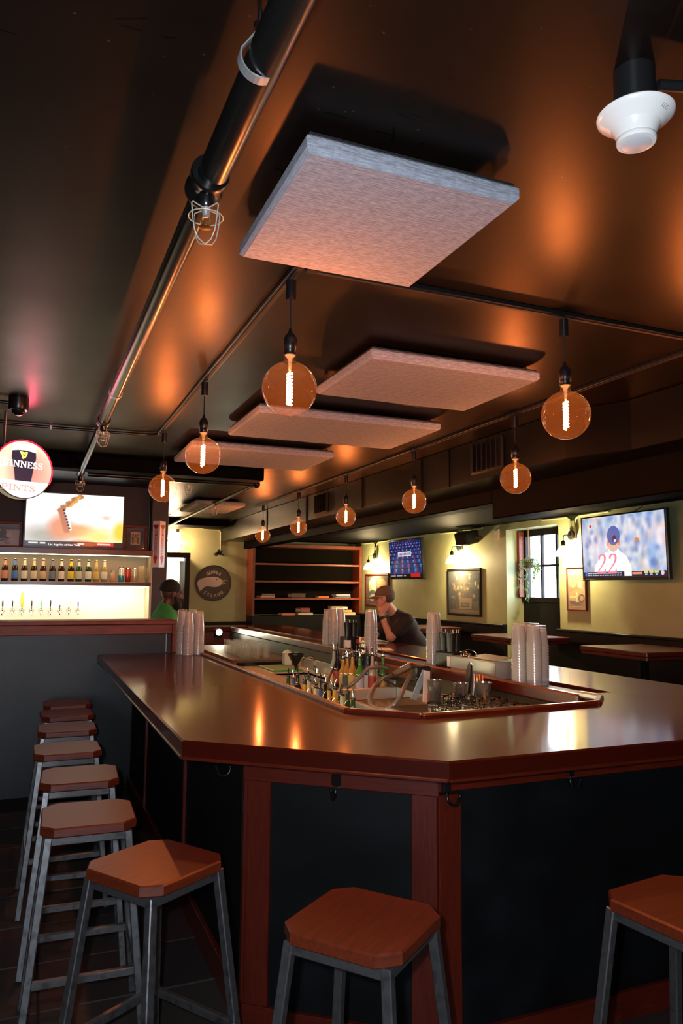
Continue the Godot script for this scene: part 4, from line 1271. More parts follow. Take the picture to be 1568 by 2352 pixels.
func beer_sign() -> void:
	var o := thing("beer_sign", "round illuminated stout sign with a black pint, hanging from the ceiling", "sign", Vector3(-0.078, 2.333, -5.0), deg_to_rad(25))
	var im := canvas(256, 256, Color(1.0, 0.9, 0.82))
	for y in 256:
		for x in 256:
			var d := Vector2(x - 128, y - 120).length() / 128.0
			im.set_pixel(x, y, Color(1.0, 0.5, 0.46).lerp(Color(1.0, 0.93, 0.8), clampf(d * 1.1 + (128.0 - x) / 400.0 - (y - 128.0) / 500.0, 0, 1)))
	shape(im, [Vector2(70, 12), Vector2(182, 12), Vector2(180, 52), Vector2(72, 52)], Color(1, 1, 1))
	shape(im, [Vector2(72, 48), Vector2(98, 43), Vector2(126, 41), Vector2(154, 43), Vector2(180, 48), Vector2(181, 76), Vector2(170, 130), Vector2(163, 180), Vector2(90, 180), Vector2(84, 130), Vector2(70, 76)], Color(0.2, 0.17, 0.25))
	shape(im, [Vector2(0, 180), Vector2(256, 180), Vector2(256, 256), Vector2(0, 256)], Color(1, 1, 1))
	var R := 0.178
	var zb := Basis(Vector3.RIGHT, PI / 2)
	obj("housing", MB.new().lathe([Vector2(0, -0.07), Vector2(R + 0.003, -0.07), Vector2(R + 0.006, -0.066), Vector2(R + 0.006, -0.004), Vector2(R, 0.0)], 64, Vector3.ZERO, zb), mat("sign_rim", lin(0.3, 0.33, 0.32), 0.3, 0.6), o)
	var f := MB.new()
	for k in 64:
		var a0 := TAU * k / 64.0
		var a1 := TAU * (k + 1) / 64.0
		f.tri(Vector3(0, 0, 0), Vector3(cos(a0) * R, sin(a0) * R, 0), Vector3(cos(a1) * R, sin(a1) * R, 0), Vector3.BACK, Vector3.BACK, Vector3.BACK, Vector2(0.5, 0.5), Vector2(0.5 + 0.5 * cos(a0), 0.5 - 0.5 * sin(a0)), Vector2(0.5 + 0.5 * cos(a1), 0.5 - 0.5 * sin(a1)))
	obj("face", f, flat_emit("sign_face", im, 1.15), o)
	var ring := []
	for k in 41:
		var a := lerpf(-0.42, PI + 0.42, k / 40.0)
		ring.append(Vector3(cos(a) * (R + 0.004), sin(a) * (R + 0.004), 0.002))
	obj("red_light_tube", MB.new().tube(ring, 0.005, 8), glow("sign_red_tube", lin(1.0, 0.012, 0.07), 1.6), o)
	var wt := glow("sign_white_letters", Color(1, 1, 1), 1.3)
	text("G", 0.082, 0.002, wt, o, Transform3D(Basis.IDENTITY, Vector3(-0.135, 0.034, 0.002)), "Droid Serif")
	text("UINNESS", 0.056, 0.002, wt, o, Transform3D(Basis.IDENTITY, Vector3(-0.008, 0.031, 0.002)), "Droid Serif")
	text("PINTS", 0.05, 0.001, glow("sign_pale_letters", Color(0.95, 0.66, 0.6), 0.9), o, Transform3D(Basis.IDENTITY.scaled(Vector3(1.5, 1, 1)), Vector3(-0.03, -0.118, 0.002)), "Droid Serif", false)
	obj("harp", plate([Vector2(-0.02, 0.064), Vector2(-0.026, 0.072), Vector2(-0.024, 0.08), Vector2(-0.012, 0.078), Vector2(0.0, 0.074), Vector2(0.014, 0.078), Vector2(0.024, 0.078), Vector2(0.021, 0.058), Vector2(0.012, 0.04), Vector2(-0.004, 0.03), Vector2(-0.01, 0.036), Vector2(-0.014, 0.052)], 0.002).turn(Transform3D(Basis.IDENTITY, Vector3(-0.006, 0.034, 0.002))), glow("sign_harp", lin(0.8, 0.85, 0.2), 1.0), o)
	obj("harp_strings", plate([Vector2(-0.007, 0.062), Vector2(0.0, 0.046), Vector2(0.012, 0.066), Vector2(0.009, 0.066), Vector2(0.0, 0.053), Vector2(-0.004, 0.062)], 0.001).turn(Transform3D(Basis.IDENTITY, Vector3(-0.006, 0.034, 0.0042))), mat("harp_dark", lin(0.2, 0.22, 0.05), 0.5), o)
	obj("bracket", MB.new().bar(Vector3(-0.12, 0.13, -0.03), Vector3(-0.12, 0.36, -0.03), 0.03, 0.004), M.zinc, o)
	area("sign_light", Vector3(0, 0, 0.02), Vector3(0, 0, 1), Vector2(0.3, 0.3), Color(1.0, 0.86, 0.8), 1.0, o)
	var l := OmniLight3D.new()
	l.name = "tube_light"
	l.light_color = lin(1.0, 0.08, 0.16)
	l.light_energy = 0.07
	l.light_size = 0.05
	l.omni_range = 20.0
	l.shadow_enabled = true
	o.add_child(l)
	l.position = Vector3(0, R + 0.06, 0.01)


# ---------------------------------------------------------------- far wall
func far_end() -> void:
	var o := thing("round_sign", "round brown wooden brewery sign with a white goose head on the far wall", "sign", Vector3(2.86, 1.702, -12.58))
	var zb := Basis(Vector3.RIGHT, PI / 2)
	var br := mat("sign_brown", lin(0.045, 0.028, 0.02), 0.5)
	var dk := mat("sign_dark", lin(0.012, 0.009, 0.008), 0.5)
	var ltr := mat("sign_letter", lin(0.5, 0.42, 0.36), 0.5)
	obj("disc", MB.new().lathe([Vector2(0, 0), Vector2(0.29, 0.0), Vector2(0.29, 0.02), Vector2(0, 0.02)], 48, Vector3.ZERO, zb), br, o)
	obj("rim", MB.new().lathe([Vector2(0.282, 0.0), Vector2(0.305, 0.0), Vector2(0.305, 0.03), Vector2(0.282, 0.03), Vector2(0.282, 0.019)], 48, Vector3.ZERO, zb), dk, o)
	var goose := [Vector2(-0.28, -0.02), Vector2(-0.268, 0.035), Vector2(-0.2, 0.075), Vector2(-0.1, 0.1), Vector2(0.0, 0.105), Vector2(0.08, 0.09), Vector2(0.14, 0.055), Vector2(0.15, 0.02), Vector2(0.13, -0.02), Vector2(0.08, -0.062), Vector2(0.01, -0.07), Vector2(-0.07, -0.06), Vector2(-0.12, -0.055), Vector2(-0.17, -0.08), Vector2(-0.2, -0.115), Vector2(-0.24, -0.14)]
	obj("goose_head", plate(goose, 0.006).turn(Transform3D(Basis.IDENTITY, Vector3(0, 0, 0.02))), mat("goose_white", lin(0.62, 0.5, 0.42), 0.5), o)
	obj("beak", plate([Vector2(0.14, 0.05), Vector2(0.24, 0.055), Vector2(0.17, 0.015), Vector2(0.22, -0.01), Vector2(0.1, -0.045), Vector2(0.15, 0.01)], 0.005).turn(Transform3D(Basis.IDENTITY, Vector3(0, 0, 0.02))), mat("beak_orange", lin(0.36, 0.2, 0.05), 0.5), o)
	obj("eye", MB.new().lathe([Vector2(0, 0), Vector2(0.012, 0), Vector2(0.012, 0.003), Vector2(0, 0.003)], 12, Vector3(0.045, 0.06, 0.026), zb), dk, o)
	var words := [["GOOSE", 1.0, 0.185, 0.25], ["ISLAND", -1.0, 0.215, 0.245]]
	for w in words:
		for k in w[0].length():
			var a: float = (k - (w[0].length() - 1) * 0.5) * w[3] * 1.18
			var s: float = w[1]
			var p := Vector3(sin(a) * w[2], cos(a) * w[2] * s, 0.021)
			text(w[0][k], 0.075, 0.005, ltr, o, Transform3D(Basis(Vector3(0, 0, 1), -a * s), p))

	# bookcase
	var b := thing("bookcase", "tall orange-framed bookcase with dark shelves in the far corner", "bookcase", Vector3(4.465, 0, -12.42))
	var W := 1.02
	for s in [-1.0, 1.0]:
		obj("upright", MB.new().box(Vector3(s * (W - 0.025), 1.77, 0), Vector3(0.05, 1.24, 0.34), 0.004), M.shelf_wood, b)
	obj("head_board", MB.new().box(Vector3(0, 2.355, 0), Vector3(W * 2 - 0.1, 0.06, 0.34), 0.004), M.shelf_wood, b)
	obj("back", MB.new().box(Vector3(0, 1.77, -0.155), Vector3(W * 2 - 0.1, 1.2, 0.02)), mat("case_back", lin(0.006, 0.0045, 0.003), 0.8), b)
	M.case_back.metallic_specular = 0.1
	for y in [2.035, 1.735, 1.443]:
		obj("shelf", MB.new().box(Vector3(0, y, 0.01), Vector3(W * 2 - 0.1, 0.034, 0.31), 0.003), M.shelf_wood, b)
	obj("cupboard", MB.new().span(Vector3(-W, 0, -0.17), Vector3(W, 1.155, 0.2), 0.004), M.black_trim, b)
	var bk := func(called: String, x: float, y: float, w: float, h: float, d: float, turn: float, c: Color, label: String) -> void:
		var n := thing(called, label, "book" if called == "book" else "box", Vector3(x, y, -12.36), turn, "things on the far bookcase")
		obj("cover", MB.new().box(Vector3(0, h * 0.08, 0), Vector3(w, h * 0.16, d), 0.001).box(Vector3(0, h * 0.92, 0), Vector3(w, h * 0.16, d), 0.001).box(Vector3(0, h * 0.5, d * 0.48), Vector3(w, h, d * 0.04), 0.001), mat("cover", c, 0.5), n)
		obj("pages", MB.new().box(Vector3(0, h * 0.5, 0), Vector3(w * 0.97, h * 0.68, d * 0.93)), M.paper, n)
	var y3 := 1.4615
	bk.call("book", 3.72, y3, 0.26, 0.035, 0.2, 0.1, lin(0.5, 0.25, 0.25), "pale red book lying lowest at the left of the bookcase's third shelf")
	bk.call("book", 3.76, y3 + 0.036, 0.22, 0.03, 0.19, -0.15, lin(0.25, 0.2, 0.15), "grey-brown book on top of the pale red one, third shelf")
	bk.call("game_box", 4.28, y3, 0.26, 0.08, 0.2, 0.05, lin(0.06, 0.03, 0.03), "dim dark game box left of centre on the third shelf")
	bk.call("book", 4.76, y3, 0.2, 0.03, 0.17, 0.0, lin(0.7, 0.15, 0.05), "bright orange-red book lying on the third shelf")
	bk.call("book", 5.13, y3, 0.29, 0.035, 0.2, -0.1, lin(0.12, 0.12, 0.16), "dark blue book lying right on the third shelf, underneath")
	bk.call("book", 5.12, y3 + 0.036, 0.28, 0.03, 0.2, 0.05, lin(0.4, 0.36, 0.4), "pale grey book on the dark blue one, third shelf right")
	var y4 := 1.156
	bk.call("book", 4.1, y4, 0.24, 0.04, 0.2, 0.1, lin(0.55, 0.14, 0.06), "red book lying on the bookcase's cupboard top, left")
	bk.call("game_box", 4.42, y4, 0.27, 0.05, 0.2, 0.0, lin(0.6, 0.52, 0.36), "cream box lying on the cupboard top near the middle")
	bk.call("game_box", 4.4, y4 + 0.051, 0.2, 0.08, 0.16, 0.3, lin(0.2, 0.04, 0.05), "dark red box on top of the cream one")
	bk.call("book", 5.2, y4, 0.34, 0.05, 0.24, -0.2, lin(0.75, 0.62, 0.36), "cream book at the bottom of the right-hand pile")
	bk.call("book", 5.13, y4 + 0.051, 0.32, 0.045, 0.22, 0.15, lin(0.75, 0.42, 0.16), "tan book in the middle of the right-hand pile")
	bk.call("game_box", 5.06, y4 + 0.097, 0.3, 0.06, 0.2, 0.0, lin(0.8, 0.72, 0.55), "white box on top of the right-hand pile")

	# unlit wall fixture with its conduit
	var fx := thing("wall_fixture", "small black unlit spot fixture on conduit above the round brewery sign", "light", Vector3(2.96, 2.2, -12.6))
	obj("conduit", MB.new().tube([Vector3(-0.3, 0.415, 0.015), Vector3(-0.06, 0.41, 0.015), Vector3(-0.01, 0.4, 0.015), Vector3(0.01, 0.37, 0.015), Vector3(0.01, 0.06, 0.015)], 0.012, 8), M.green_paint, fx)
	obj("canopy", MB.new().lathe([Vector2(0, 0), Vector2(0.05, 0), Vector2(0.05, 0.02), Vector2(0, 0.025)], 20, Vector3(0.0, 0.03, 0), zb), M.black_metal, fx)
	obj("spot_head", MB.new().tube([Vector3(-0.02, 0.02, 0.05), Vector3(-0.09, -0.02, 0.09)], [0.02, 0.032], 14), M.black_metal, fx)
	obj("arm", MB.new().tube([Vector3(0.0, 0.03, 0.02), Vector3(0.03, 0.0, 0.05), Vector3(0.06, -0.03, 0.06)], 0.008, 8), M.black_metal, fx)
	# lit cooler and neon beyond the column
	var cl := thing("drinks_cooler", "tall lit drinks cooler half hidden behind the black column", "cooler", Vector3(2.03, 0, -12.3))
	obj("cabinet", MB.new().span(Vector3(-0.33, 0.0, -0.28), Vector3(0.33, 2.18, -0.24)).span(Vector3(-0.33, 0, -0.24), Vector3(-0.29, 2.18, 0.2)).span(Vector3(0.25, 0, -0.24), Vector3(0.33, 2.18, 0.2)).span(Vector3(-0.33, 2.1, -0.24), Vector3(0.33, 2.18, 0.22), 0.004).span(Vector3(-0.33, 0, -0.24), Vector3(0.33, 0.3, 0.2)), M.wainscot, cl)
	obj("lining", MB.new().span(Vector3(-0.285, 0.3, -0.238), Vector3(0.248, 2.1, -0.23)), mat("cooler_lining", lin(0.8, 0.8, 0.75), 0.5), cl)
	obj("light_strip", MB.new().span(Vector3(-0.28, 2.05, 0.1), Vector3(0.24, 2.1, 0.15)), glow("cooler_strip", lin(1.0, 0.95, 0.75), 8.0), cl)
	area("cooler_light", Vector3(-0.02, 2.04, 0.1), Vector3(0, -1, -0.3), Vector2(0.5, 0.05), lin(1.0, 0.94, 0.75), 26.0, cl)
	for y in [0.9, 1.45]:
		obj("shelf", MB.new().span(Vector3(-0.285, y, -0.2), Vector3(0.248, y + 0.015, 0.15)), M.steel, cl)
	for e in [[0.05, "green"], [0.12, "clear"], [0.2, "white"]]:
		var bt := thing("cooler_bottle", "%s bottle standing inside the lit cooler" % e[1], "bottle", Vector3(2.03 + e[0], 1.466, -12.3))
		bottle_parts(bt, {"green": M.green_glass, "clear": M.amber_glass, "white": M.pale_plastic}[e[1]], M.paper, M.zinc, 0.26, 0.034)
	var ne := thing("neon_sign", "glowing white and yellow neon tubes beyond the black column", "neon sign", Vector3(2.19, 2.37, -12.5))
	var nw := glow("neon_white", lin(1.0, 0.82, 0.55), 30.0)
	obj("upper_loop", MB.new().tube([Vector3(-0.12, 0.1, 0), Vector3(-0.06, 0.16, 0), Vector3(0.02, 0.13, 0), Vector3(0.03, 0.06, 0), Vector3(-0.05, 0.03, 0), Vector3(-0.12, 0.06, 0)], 0.02, 8, true), nw, ne)
	obj("tail", MB.new().tube([Vector3(-0.1, 0.02, 0), Vector3(-0.04, -0.03, 0), Vector3(-0.01, -0.1, 0), Vector3(0.03, -0.14, 0)], 0.02, 8), nw, ne)
	obj("yellow_dot", MB.new().tube([Vector3(-0.06, 0.0, 0), Vector3(-0.04, -0.04, 0)], 0.012, 8), glow("neon_yellow", lin(1.0, 0.7, 0.1), 5.0), ne)
	obj("transformer", MB.new().box(Vector3(0.03, 0.2, -0.03), Vector3(0.05, 0.05, 0.06), 0.004), M.black_plastic, ne)
	obj("hook", MB.new().tube([Vector3(0.1, -0.02, -0.05), Vector3(0.1, -0.06, -0.03), Vector3(0.09, -0.09, -0.03)], 0.006, 6), M.black_metal, ne)
	var l := OmniLight3D.new()
	l.name = "neon_light"
	l.light_color = lin(1.0, 0.6, 0.34)
	l.light_energy = 1.6
	l.light_size = 0.06
	l.omni_range = 20.0
	l.shadow_enabled = true
	ne.add_child(l)
	l.position = Vector3(-0.1, 0.03, 0.1)


# ---------------------------------------------------------------- right wall
func right_wall() -> void:
	var TL := -PI / 2   # turns a thing that faces +z to face -x, into the room
	# sconces
	var s := thing("wall_sconce", "lit wall sconce with glass shade between door and large television", "sconce", Vector3(XR, 2.22, -6.56), TL, "wall sconces")
	var zb := Basis(Vector3.RIGHT, PI / 2)
	obj("conduit_box", MB.new().box(Vector3(0, 0.06, 0.02), Vector3(0.07, 0.2, 0.04), 0.004), M.green_paint, s)
	obj("back_plate", MB.new().lathe([Vector2(0, 0), Vector2(0.056, 0), Vector2(0.056, 0.012), Vector2(0.05, 0.02), Vector2(0, 0.024)], 28, Vector3(0, 0, 0.04), zb), M.black_metal, s)
	obj("arm", MB.new().tube([Vector3(0, 0, 0.06), Vector3(0, 0.0, 0.13), Vector3(0, -0.006, 0.15), Vector3(0, -0.03, 0.158), Vector3(0, -0.06, 0.158)], 0.006, 10), M.black_metal, s)
	obj("socket", MB.new().lathe([Vector2(0, -0.125), Vector2(0.022, -0.125), Vector2(0.024, -0.12), Vector2(0.024, -0.075), Vector2(0.014, -0.06), Vector2(0, -0.06)], 16, Vector3(0, 0, 0.158)), M.black_metal, s)
	obj("shade", MB.new().lathe([Vector2(0.088, -0.235), Vector2(0.084, -0.21), Vector2(0.072, -0.175), Vector2(0.05, -0.145), Vector2(0.03, -0.128), Vector2(0.024, -0.115)], 28, Vector3(0, 0, 0.158)), M.shade_glass, s)
	obj("bulb", MB.new().ball(Vector3(0, -0.195, 0.158), Vector3(0.03, 0.036, 0.03), 16), M.lamp_bulb, s)
	var l := OmniLight3D.new()
	l.name = "sconce_light"
	l.light_color = lin(1.0, 0.76, 0.4)
	l.light_energy = 1.9
	l.light_size = 0.03
	l.omni_range = 30.0
	l.shadow_enabled = true
	s.add_child(l)
	l.position = Vector3(0, -0.195, 0.158)
	copy(s, Vector3(XR, 2.21, -8.9), TL, "lit wall sconce with glass shade above the large group poster", "wall sconces")
	copy(s, Vector3(XR, 2.19, -11.66), TL, "lit wall sconce farthest away, in the corner by the bookcase", "wall sconces")
	for e in [[-6.5, 2.4], [-8.86, 2.4], [-11.6, 2.4]]:
		var cd := thing("wall_conduit", ["painted conduit pair sweeping up from the sconce beside the door", "painted conduit pair sweeping up from the sconce over the group poster", "painted conduit pair sweeping up from the corner sconce"][[-6.5, -8.86, -11.6].find(e[0])], "conduit", Vector3(XR, 2.36, e[0]))
		obj("left_sweep", MB.new().tube([Vector3(-0.016, -0.02, -0.08), Vector3(-0.016, 0.04, -0.1), Vector3(-0.016, 0.07, -0.16), Vector3(-0.016, 0.075, -0.6)], 0.013, 8), M.green_paint, cd)
		obj("right_sweep", MB.new().tube([Vector3(-0.016, -0.02, -0.04), Vector3(-0.016, 0.04, -0.02), Vector3(-0.016, 0.07, 0.04), Vector3(-0.016, 0.075, 0.5)], 0.013, 8), M.green_paint, cd)
	# large television: ball player from behind
	var r := RandomNumberGenerator.new()
	r.seed = 5
	var im := canvas(384, 216, Color(0.78, 0.82, 0.9))
	for k in 260:
		var c: Color = [Color(0.95, 0.95, 0.97), Color(0.3, 0.48, 0.8), Color(0.9, 0.76, 0.7), Color(0.55, 0.72, 0.9), Color(0.4, 0.5, 0.68), Color(0.97, 0.93, 0.92), Color(0.62, 0.7, 0.82)][r.randi_range(0, 6)]
		var x := r.randf_range(0, 384)
		var y := r.randf_range(0, 216)
		disc(im, x, y, r.randf_range(9, 24), r.randf_range(12, 32), Color(c, 0.6), 0.9)
	disc(im, 44, 30, 7, 7, Color(0.85, 0.2, 0.15), 0.4)
	disc(im, 262, 90, 10, 9, Color(0.9, 0.5, 0.2), 0.4)
	shape(im, [Vector2(50, 216), Vector2(62, 170), Vector2(92, 140), Vector2(128, 122), Vector2(138, 108), Vector2(172, 108), Vector2(182, 124), Vector2(214, 144), Vector2(232, 176), Vector2(238, 216)], Color(0.98, 0.98, 1.0))
	disc(im, 155, 100, 26, 26, Color(0.9, 0.72, 0.62))
	disc(im, 128, 96, 6, 10, Color(0.88, 0.6, 0.48))
	disc(im, 182, 96, 6, 10, Color(0.92, 0.55, 0.4))
	disc(im, 156, 70, 30, 34, Color(0.28, 0.4, 0.68))
	shape(im, [Vector2(128, 74), Vector2(184, 74), Vector2(180, 96), Vector2(132, 92)], Color(0.26, 0.38, 0.65))
	shape(im, [Vector2(152, 74), Vector2(162, 68), Vector2(170, 76), Vector2(170, 96), Vector2(152, 92)], Color(0.12, 0.16, 0.28))
	im.fill_rect(Rect2i(157, 84, 10, 9), Color(0.9, 0.93, 1.0))
	im.fill_rect(Rect2i(0, 196, 384, 20), Color(0.1, 0.12, 0.2))
	im.fill_rect(Rect2i(8, 196, 10, 14), Color(0.3, 0.4, 0.75))
	for k in 14:
		im.fill_rect(Rect2i(22 + k * 12, 199, 10, 4), Color(0.82, 0.84, 0.9))
		im.fill_rect(Rect2i(22 + k * 12, 206, 9, 4), Color(0.7, 0.72, 0.8))
	im.fill_rect(Rect2i(200, 194, 34, 18), Color(0.97, 0.97, 0.97))
	im.fill_rect(Rect2i(236, 199, 44, 8), Color(0.9, 0.55, 0.42))
	for k in 3:
		im.fill_rect(Rect2i(288 + k * 22, 196, 18, 7), Color(0.9, 0.85, 0.4))
		im.fill_rect(Rect2i(292 + k * 22, 205, 10, 5), Color(0.6, 0.7, 0.95))
	disc(im, 366, 203, 7, 8, Color(0.9, 0.8, 0.85))
	var t2 := television("large wall television showing a ball player from behind in a crowd", Vector3(XR - 0.15, 2.05, -5.7), TL, 0.02, 1.145, 0.66, im, 1.05, 0.05)
	var red := glow("screen_red", lin(0.85, 0.2, 0.32), 1.0)
	text("22", 0.27, 0.0005, red, t2, Transform3D(Basis(Vector3(1, 0, 0), Vector3(0.12, 1, 0), Vector3(0, 0, 1)), Vector3(-0.2, -0.17, 0.0035)), "Droid Serif", false)
	text("LEE", 0.055, 0.0005, glow("screen_blue", lin(0.35, 0.42, 0.6), 1.0), t2, Transform3D(Basis(Vector3(1, 0, 0), Vector3(0.2, 1, 0), Vector3(0, 0, 1)), Vector3(-0.15, -0.035, 0.0035)))
	obj("wall_bracket", MB.new().box(Vector3(0, 0, -0.088), Vector3(0.4, 0.3, 0.08), 0.004), M.black_metal, t2)
	obj("cable", MB.new().tube([Vector3(0.1, 0.33, -0.05), Vector3(0.14, 0.36, -0.1), Vector3(0.2, 0.4, -0.12)], 0.004, 6), M.black_rubber, t2)
	# smaller television: stadium seats
	im = canvas(256, 176, Color(0.12, 0.2, 0.45))
	for row in 9:
		var y0 := 4 + int(pow(row / 9.0, 1.35) * 150)
		var hgt := 8 + row * 2
		im.fill_rect(Rect2i(0, y0, 256, 3), Color(0.05, 0.08, 0.2))
		for k in 12:
			var x: float = 128 + (k - 5.5) * (18 + row * 4.4)
			im.fill_rect(Rect2i(int(x) - 4 - row / 2, y0 + 4, 9 + row, maxi(4, hgt - 5)), Color(0.16 + 0.04 * (k % 2), 0.3 + 0.02 * row, 0.66))
			disc(im, x, y0 + 8, 2.5, 3, Color(0.65, 0.72, 0.9))
	for k in 6:
		shape(im, [Vector2(128 + (k - 2.5) * 30 - 1, 0), Vector2(128 + (k - 2.5) * 30 + 1, 0), Vector2(128 + (k - 2.5) * 66 + 3, 160), Vector2(128 + (k - 2.5) * 66 - 3, 160)], Color(0.75, 0.15, 0.25, 0.85))
	im.fill_rect(Rect2i(70, 54, 108, 22), Color(0.92, 0.9, 0.94))
	for k in 9:
		im.fill_rect(Rect2i(76 + k * 11, 60, 8, 10), Color(0.55, 0.45, 0.6))
	im.fill_rect(Rect2i(0, 160, 256, 16), Color(0.03, 0.03, 0.04))
	im.fill_rect(Rect2i(168, 158, 74, 18), Color(0.85, 0.12, 0.12))
	for e in [[4, 40], [54, 44], [112, 16]]:
		im.fill_rect(Rect2i(e[0], 165, e[1], 5), Color(0.7, 0.7, 0.7))
	var t1 := television("smaller wall television showing rows of blue stadium seats", Vector3(XR - 0.14, 2.085, -10.33), TL, 0.06, 1.08, 0.62, im, 0.85, 0.05)
	obj("wall_bracket", MB.new().box(Vector3(0, 0, -0.083), Vector3(0.36, 0.3, 0.07), 0.004), M.black_metal, t1)
	# posters
	im = canvas(128, 256, Color(0.72, 0.48, 0.26))
	disc(im, 64, 200, 70, 60, Color(0.42, 0.27, 0.2, 0.9), 0.6)
	disc(im, 34, 92, 27, 27, Color(0.92, 0.78, 0.45))
	disc(im, 88, 100, 17, 26, Color(0.95, 0.85, 0.62))
	disc(im, 86, 70, 8, 10, Color(0.9, 0.72, 0.4))
	shape(im, [Vector2(100, 90), Vector2(112, 128), Vector2(94, 132)], Color(0.85, 0.65, 0.4))
	shape(im, [Vector2(8, 150), Vector2(60, 132), Vector2(120, 128), Vector2(124, 190), Vector2(70, 210), Vector2(8, 200)], Color(0.8, 0.6, 0.35))
	im.fill_rect(Rect2i(10, 172, 54, 14), Color(0.9, 0.84, 0.62))
	disc(im, 96, 186, 22, 26, Color(0.22, 0.16, 0.14))
	disc(im, 96, 186, 14, 17, Color(0.78, 0.58, 0.32))
	shape(im, [Vector2(56, 150), Vector2(68, 150), Vector2(66, 222), Vector2(60, 222)], Color(0.95, 0.82, 0.6))
	shape(im, [Vector2(8, 204), Vector2(70, 212), Vector2(90, 222), Vector2(20, 224)], Color(0.24, 0.16, 0.13))
	im.fill_rect(Rect2i(28, 236, 72, 5), Color(0.85, 0.62, 0.36))
	var p3 := framed("poster_frame", "narrow framed brewery poster of a roadster and pin-up beside the door", "poster", Vector3(XR - 0.002, 1.634, -6.53), TL, 0.31, 0.47, 0.012, M.mahogany_y, printed("roadster_print", im))
	text("LAGUNITAS", 0.05, 0.0006, mat("poster_cream", lin(0.85, 0.68, 0.38), 0.5), p3, Transform3D(Basis(Vector3(0, 0, 1), 0.06), Vector3(-0.005, 0.178, 0.0125)))
	text("IPA", 0.045, 0.0006, mat("poster_brown", lin(0.25, 0.15, 0.08), 0.5), p3, Transform3D(Basis.IDENTITY, Vector3(-0.067, 0.065, 0.0125)))
	im = canvas(160, 220, Color(0.13, 0.09, 0.06))
	disc(im, 80, 80, 60, 70, Color(0.5, 0.42, 0.22, 0.9), 0.9)
	for e in [[42, 34], [70, 30], [108, 34], [138, 66], [152, 82], [30, 84], [48, 88], [66, 82]]:
		disc(im, e[0], e[1], 5, 14, Color(0.85, 0.76, 0.5), 0.4)
	for k in 26:
		disc(im, r.randf_range(24, 150), r.randf_range(62, 142), r.randf_range(6, 11), r.randf_range(8, 13), Color([Color(0.62, 0.42, 0.28), Color(0.7, 0.6, 0.36), Color(0.25, 0.18, 0.12), Color(0.78, 0.68, 0.44), Color(0.45, 0.2, 0.13)][r.randi_range(0, 4)], 0.9), 0.4)
	shape(im, [Vector2(52, 140), Vector2(122, 140), Vector2(118, 196), Vector2(54, 196)], Color(0.58, 0.46, 0.24))
	im.fill_rect(Rect2i(64, 164, 42, 22), Color(0.1, 0.07, 0.05))
	im.fill_rect(Rect2i(70, 171, 30, 7), Color(0.6, 0.5, 0.4))
	for e in [[16, 150, 26, 206], [32, 160, 44, 206], [128, 160, 136, 200], [142, 150, 150, 200]]:
		shape(im, [Vector2(e[0], e[1]), Vector2(e[0] + 8, e[1]), Vector2(e[2] + 6, e[3]), Vector2(e[2], e[3])], Color(0.4, 0.26, 0.2))
	im.fill_rect(Rect2i(8, 200, 150, 16), Color(0.5, 0.32, 0.18))
	im.fill_rect(Rect2i(34, 16, 84, 7), Color(0.7, 0.6, 0.35))
	framed("poster_frame", "large black-framed poster of a toasting crowd below the middle sconce", "poster", Vector3(XR - 0.002, 1.585, -8.83), TL, 0.85, 0.645, 0.03, M.black_trim, printed("crowd_print", im))
	im = canvas(128, 96, Color(0.34, 0.2, 0.1))
	disc(im, 36, 34, 24, 26, Color(0.85, 0.78, 0.62))
	disc(im, 36, 60, 20, 12, Color(0.1, 0.08, 0.07))
	disc(im, 92, 34, 26, 24, Color(0.75, 0.5, 0.12))
	disc(im, 36, 74, 18, 12, Color(0.8, 0.72, 0.58))
	framed("poster_frame", "wood-framed picture in the far corner behind the man's cap", "picture", Vector3(XR - 0.002, 1.605, -11.62), TL, 0.92, 0.56, 0.035, M.mahogany_y, printed("corner_print", im))
	# loudspeaker and thermostat
	var sp := thing("wall_speaker", "black loudspeaker tilted high on the wall left of the door", "loudspeaker", Vector3(XR - 0.14, 2.31, -8.56))
	sp.rotation = Vector3(0, -PI / 2 + 0.3, 0)
	obj("cabinet", MB.new().prism([Vector2(-0.14, -0.1), Vector2(0.14, -0.1), Vector2(0.1, 0.11), Vector2(-0.1, 0.11)], -0.085, 0.085, 0.012).turn(Transform3D(Basis(Vector3.RIGHT, 0.25), Vector3.ZERO)), M.black_plastic, sp)
	obj("grille", MB.new().box(Vector3(0, -0.028, 0.112), Vector3(0.19, 0.15, 0.012), 0.005, Basis(Vector3.RIGHT, 0.25)), M.black_rubber, sp)
	obj("bracket", MB.new().bar(Vector3(0.12, 0, -0.04), Vector3(0.22, 0.0, -0.1), 0.03, 0.04, 0.004), M.black_metal, sp)
	var th := thing("thermostat", "small white box on the wall between loudspeaker and door", "thermostat", Vector3(XR, 2.33, -8.03), TL)
	obj("body", MB.new().box(Vector3(0, 0, 0.014), Vector3(0.1, 0.13, 0.028), 0.006), mat("off_white", lin(0.6, 0.5, 0.36), 0.5), th)
	obj("cover", MB.new().box(Vector3(0, 0.02, 0.03), Vector3(0.07, 0.05, 0.006), 0.002), M.white_plastic, th)
	# hanging plant in the door recess
	plant()
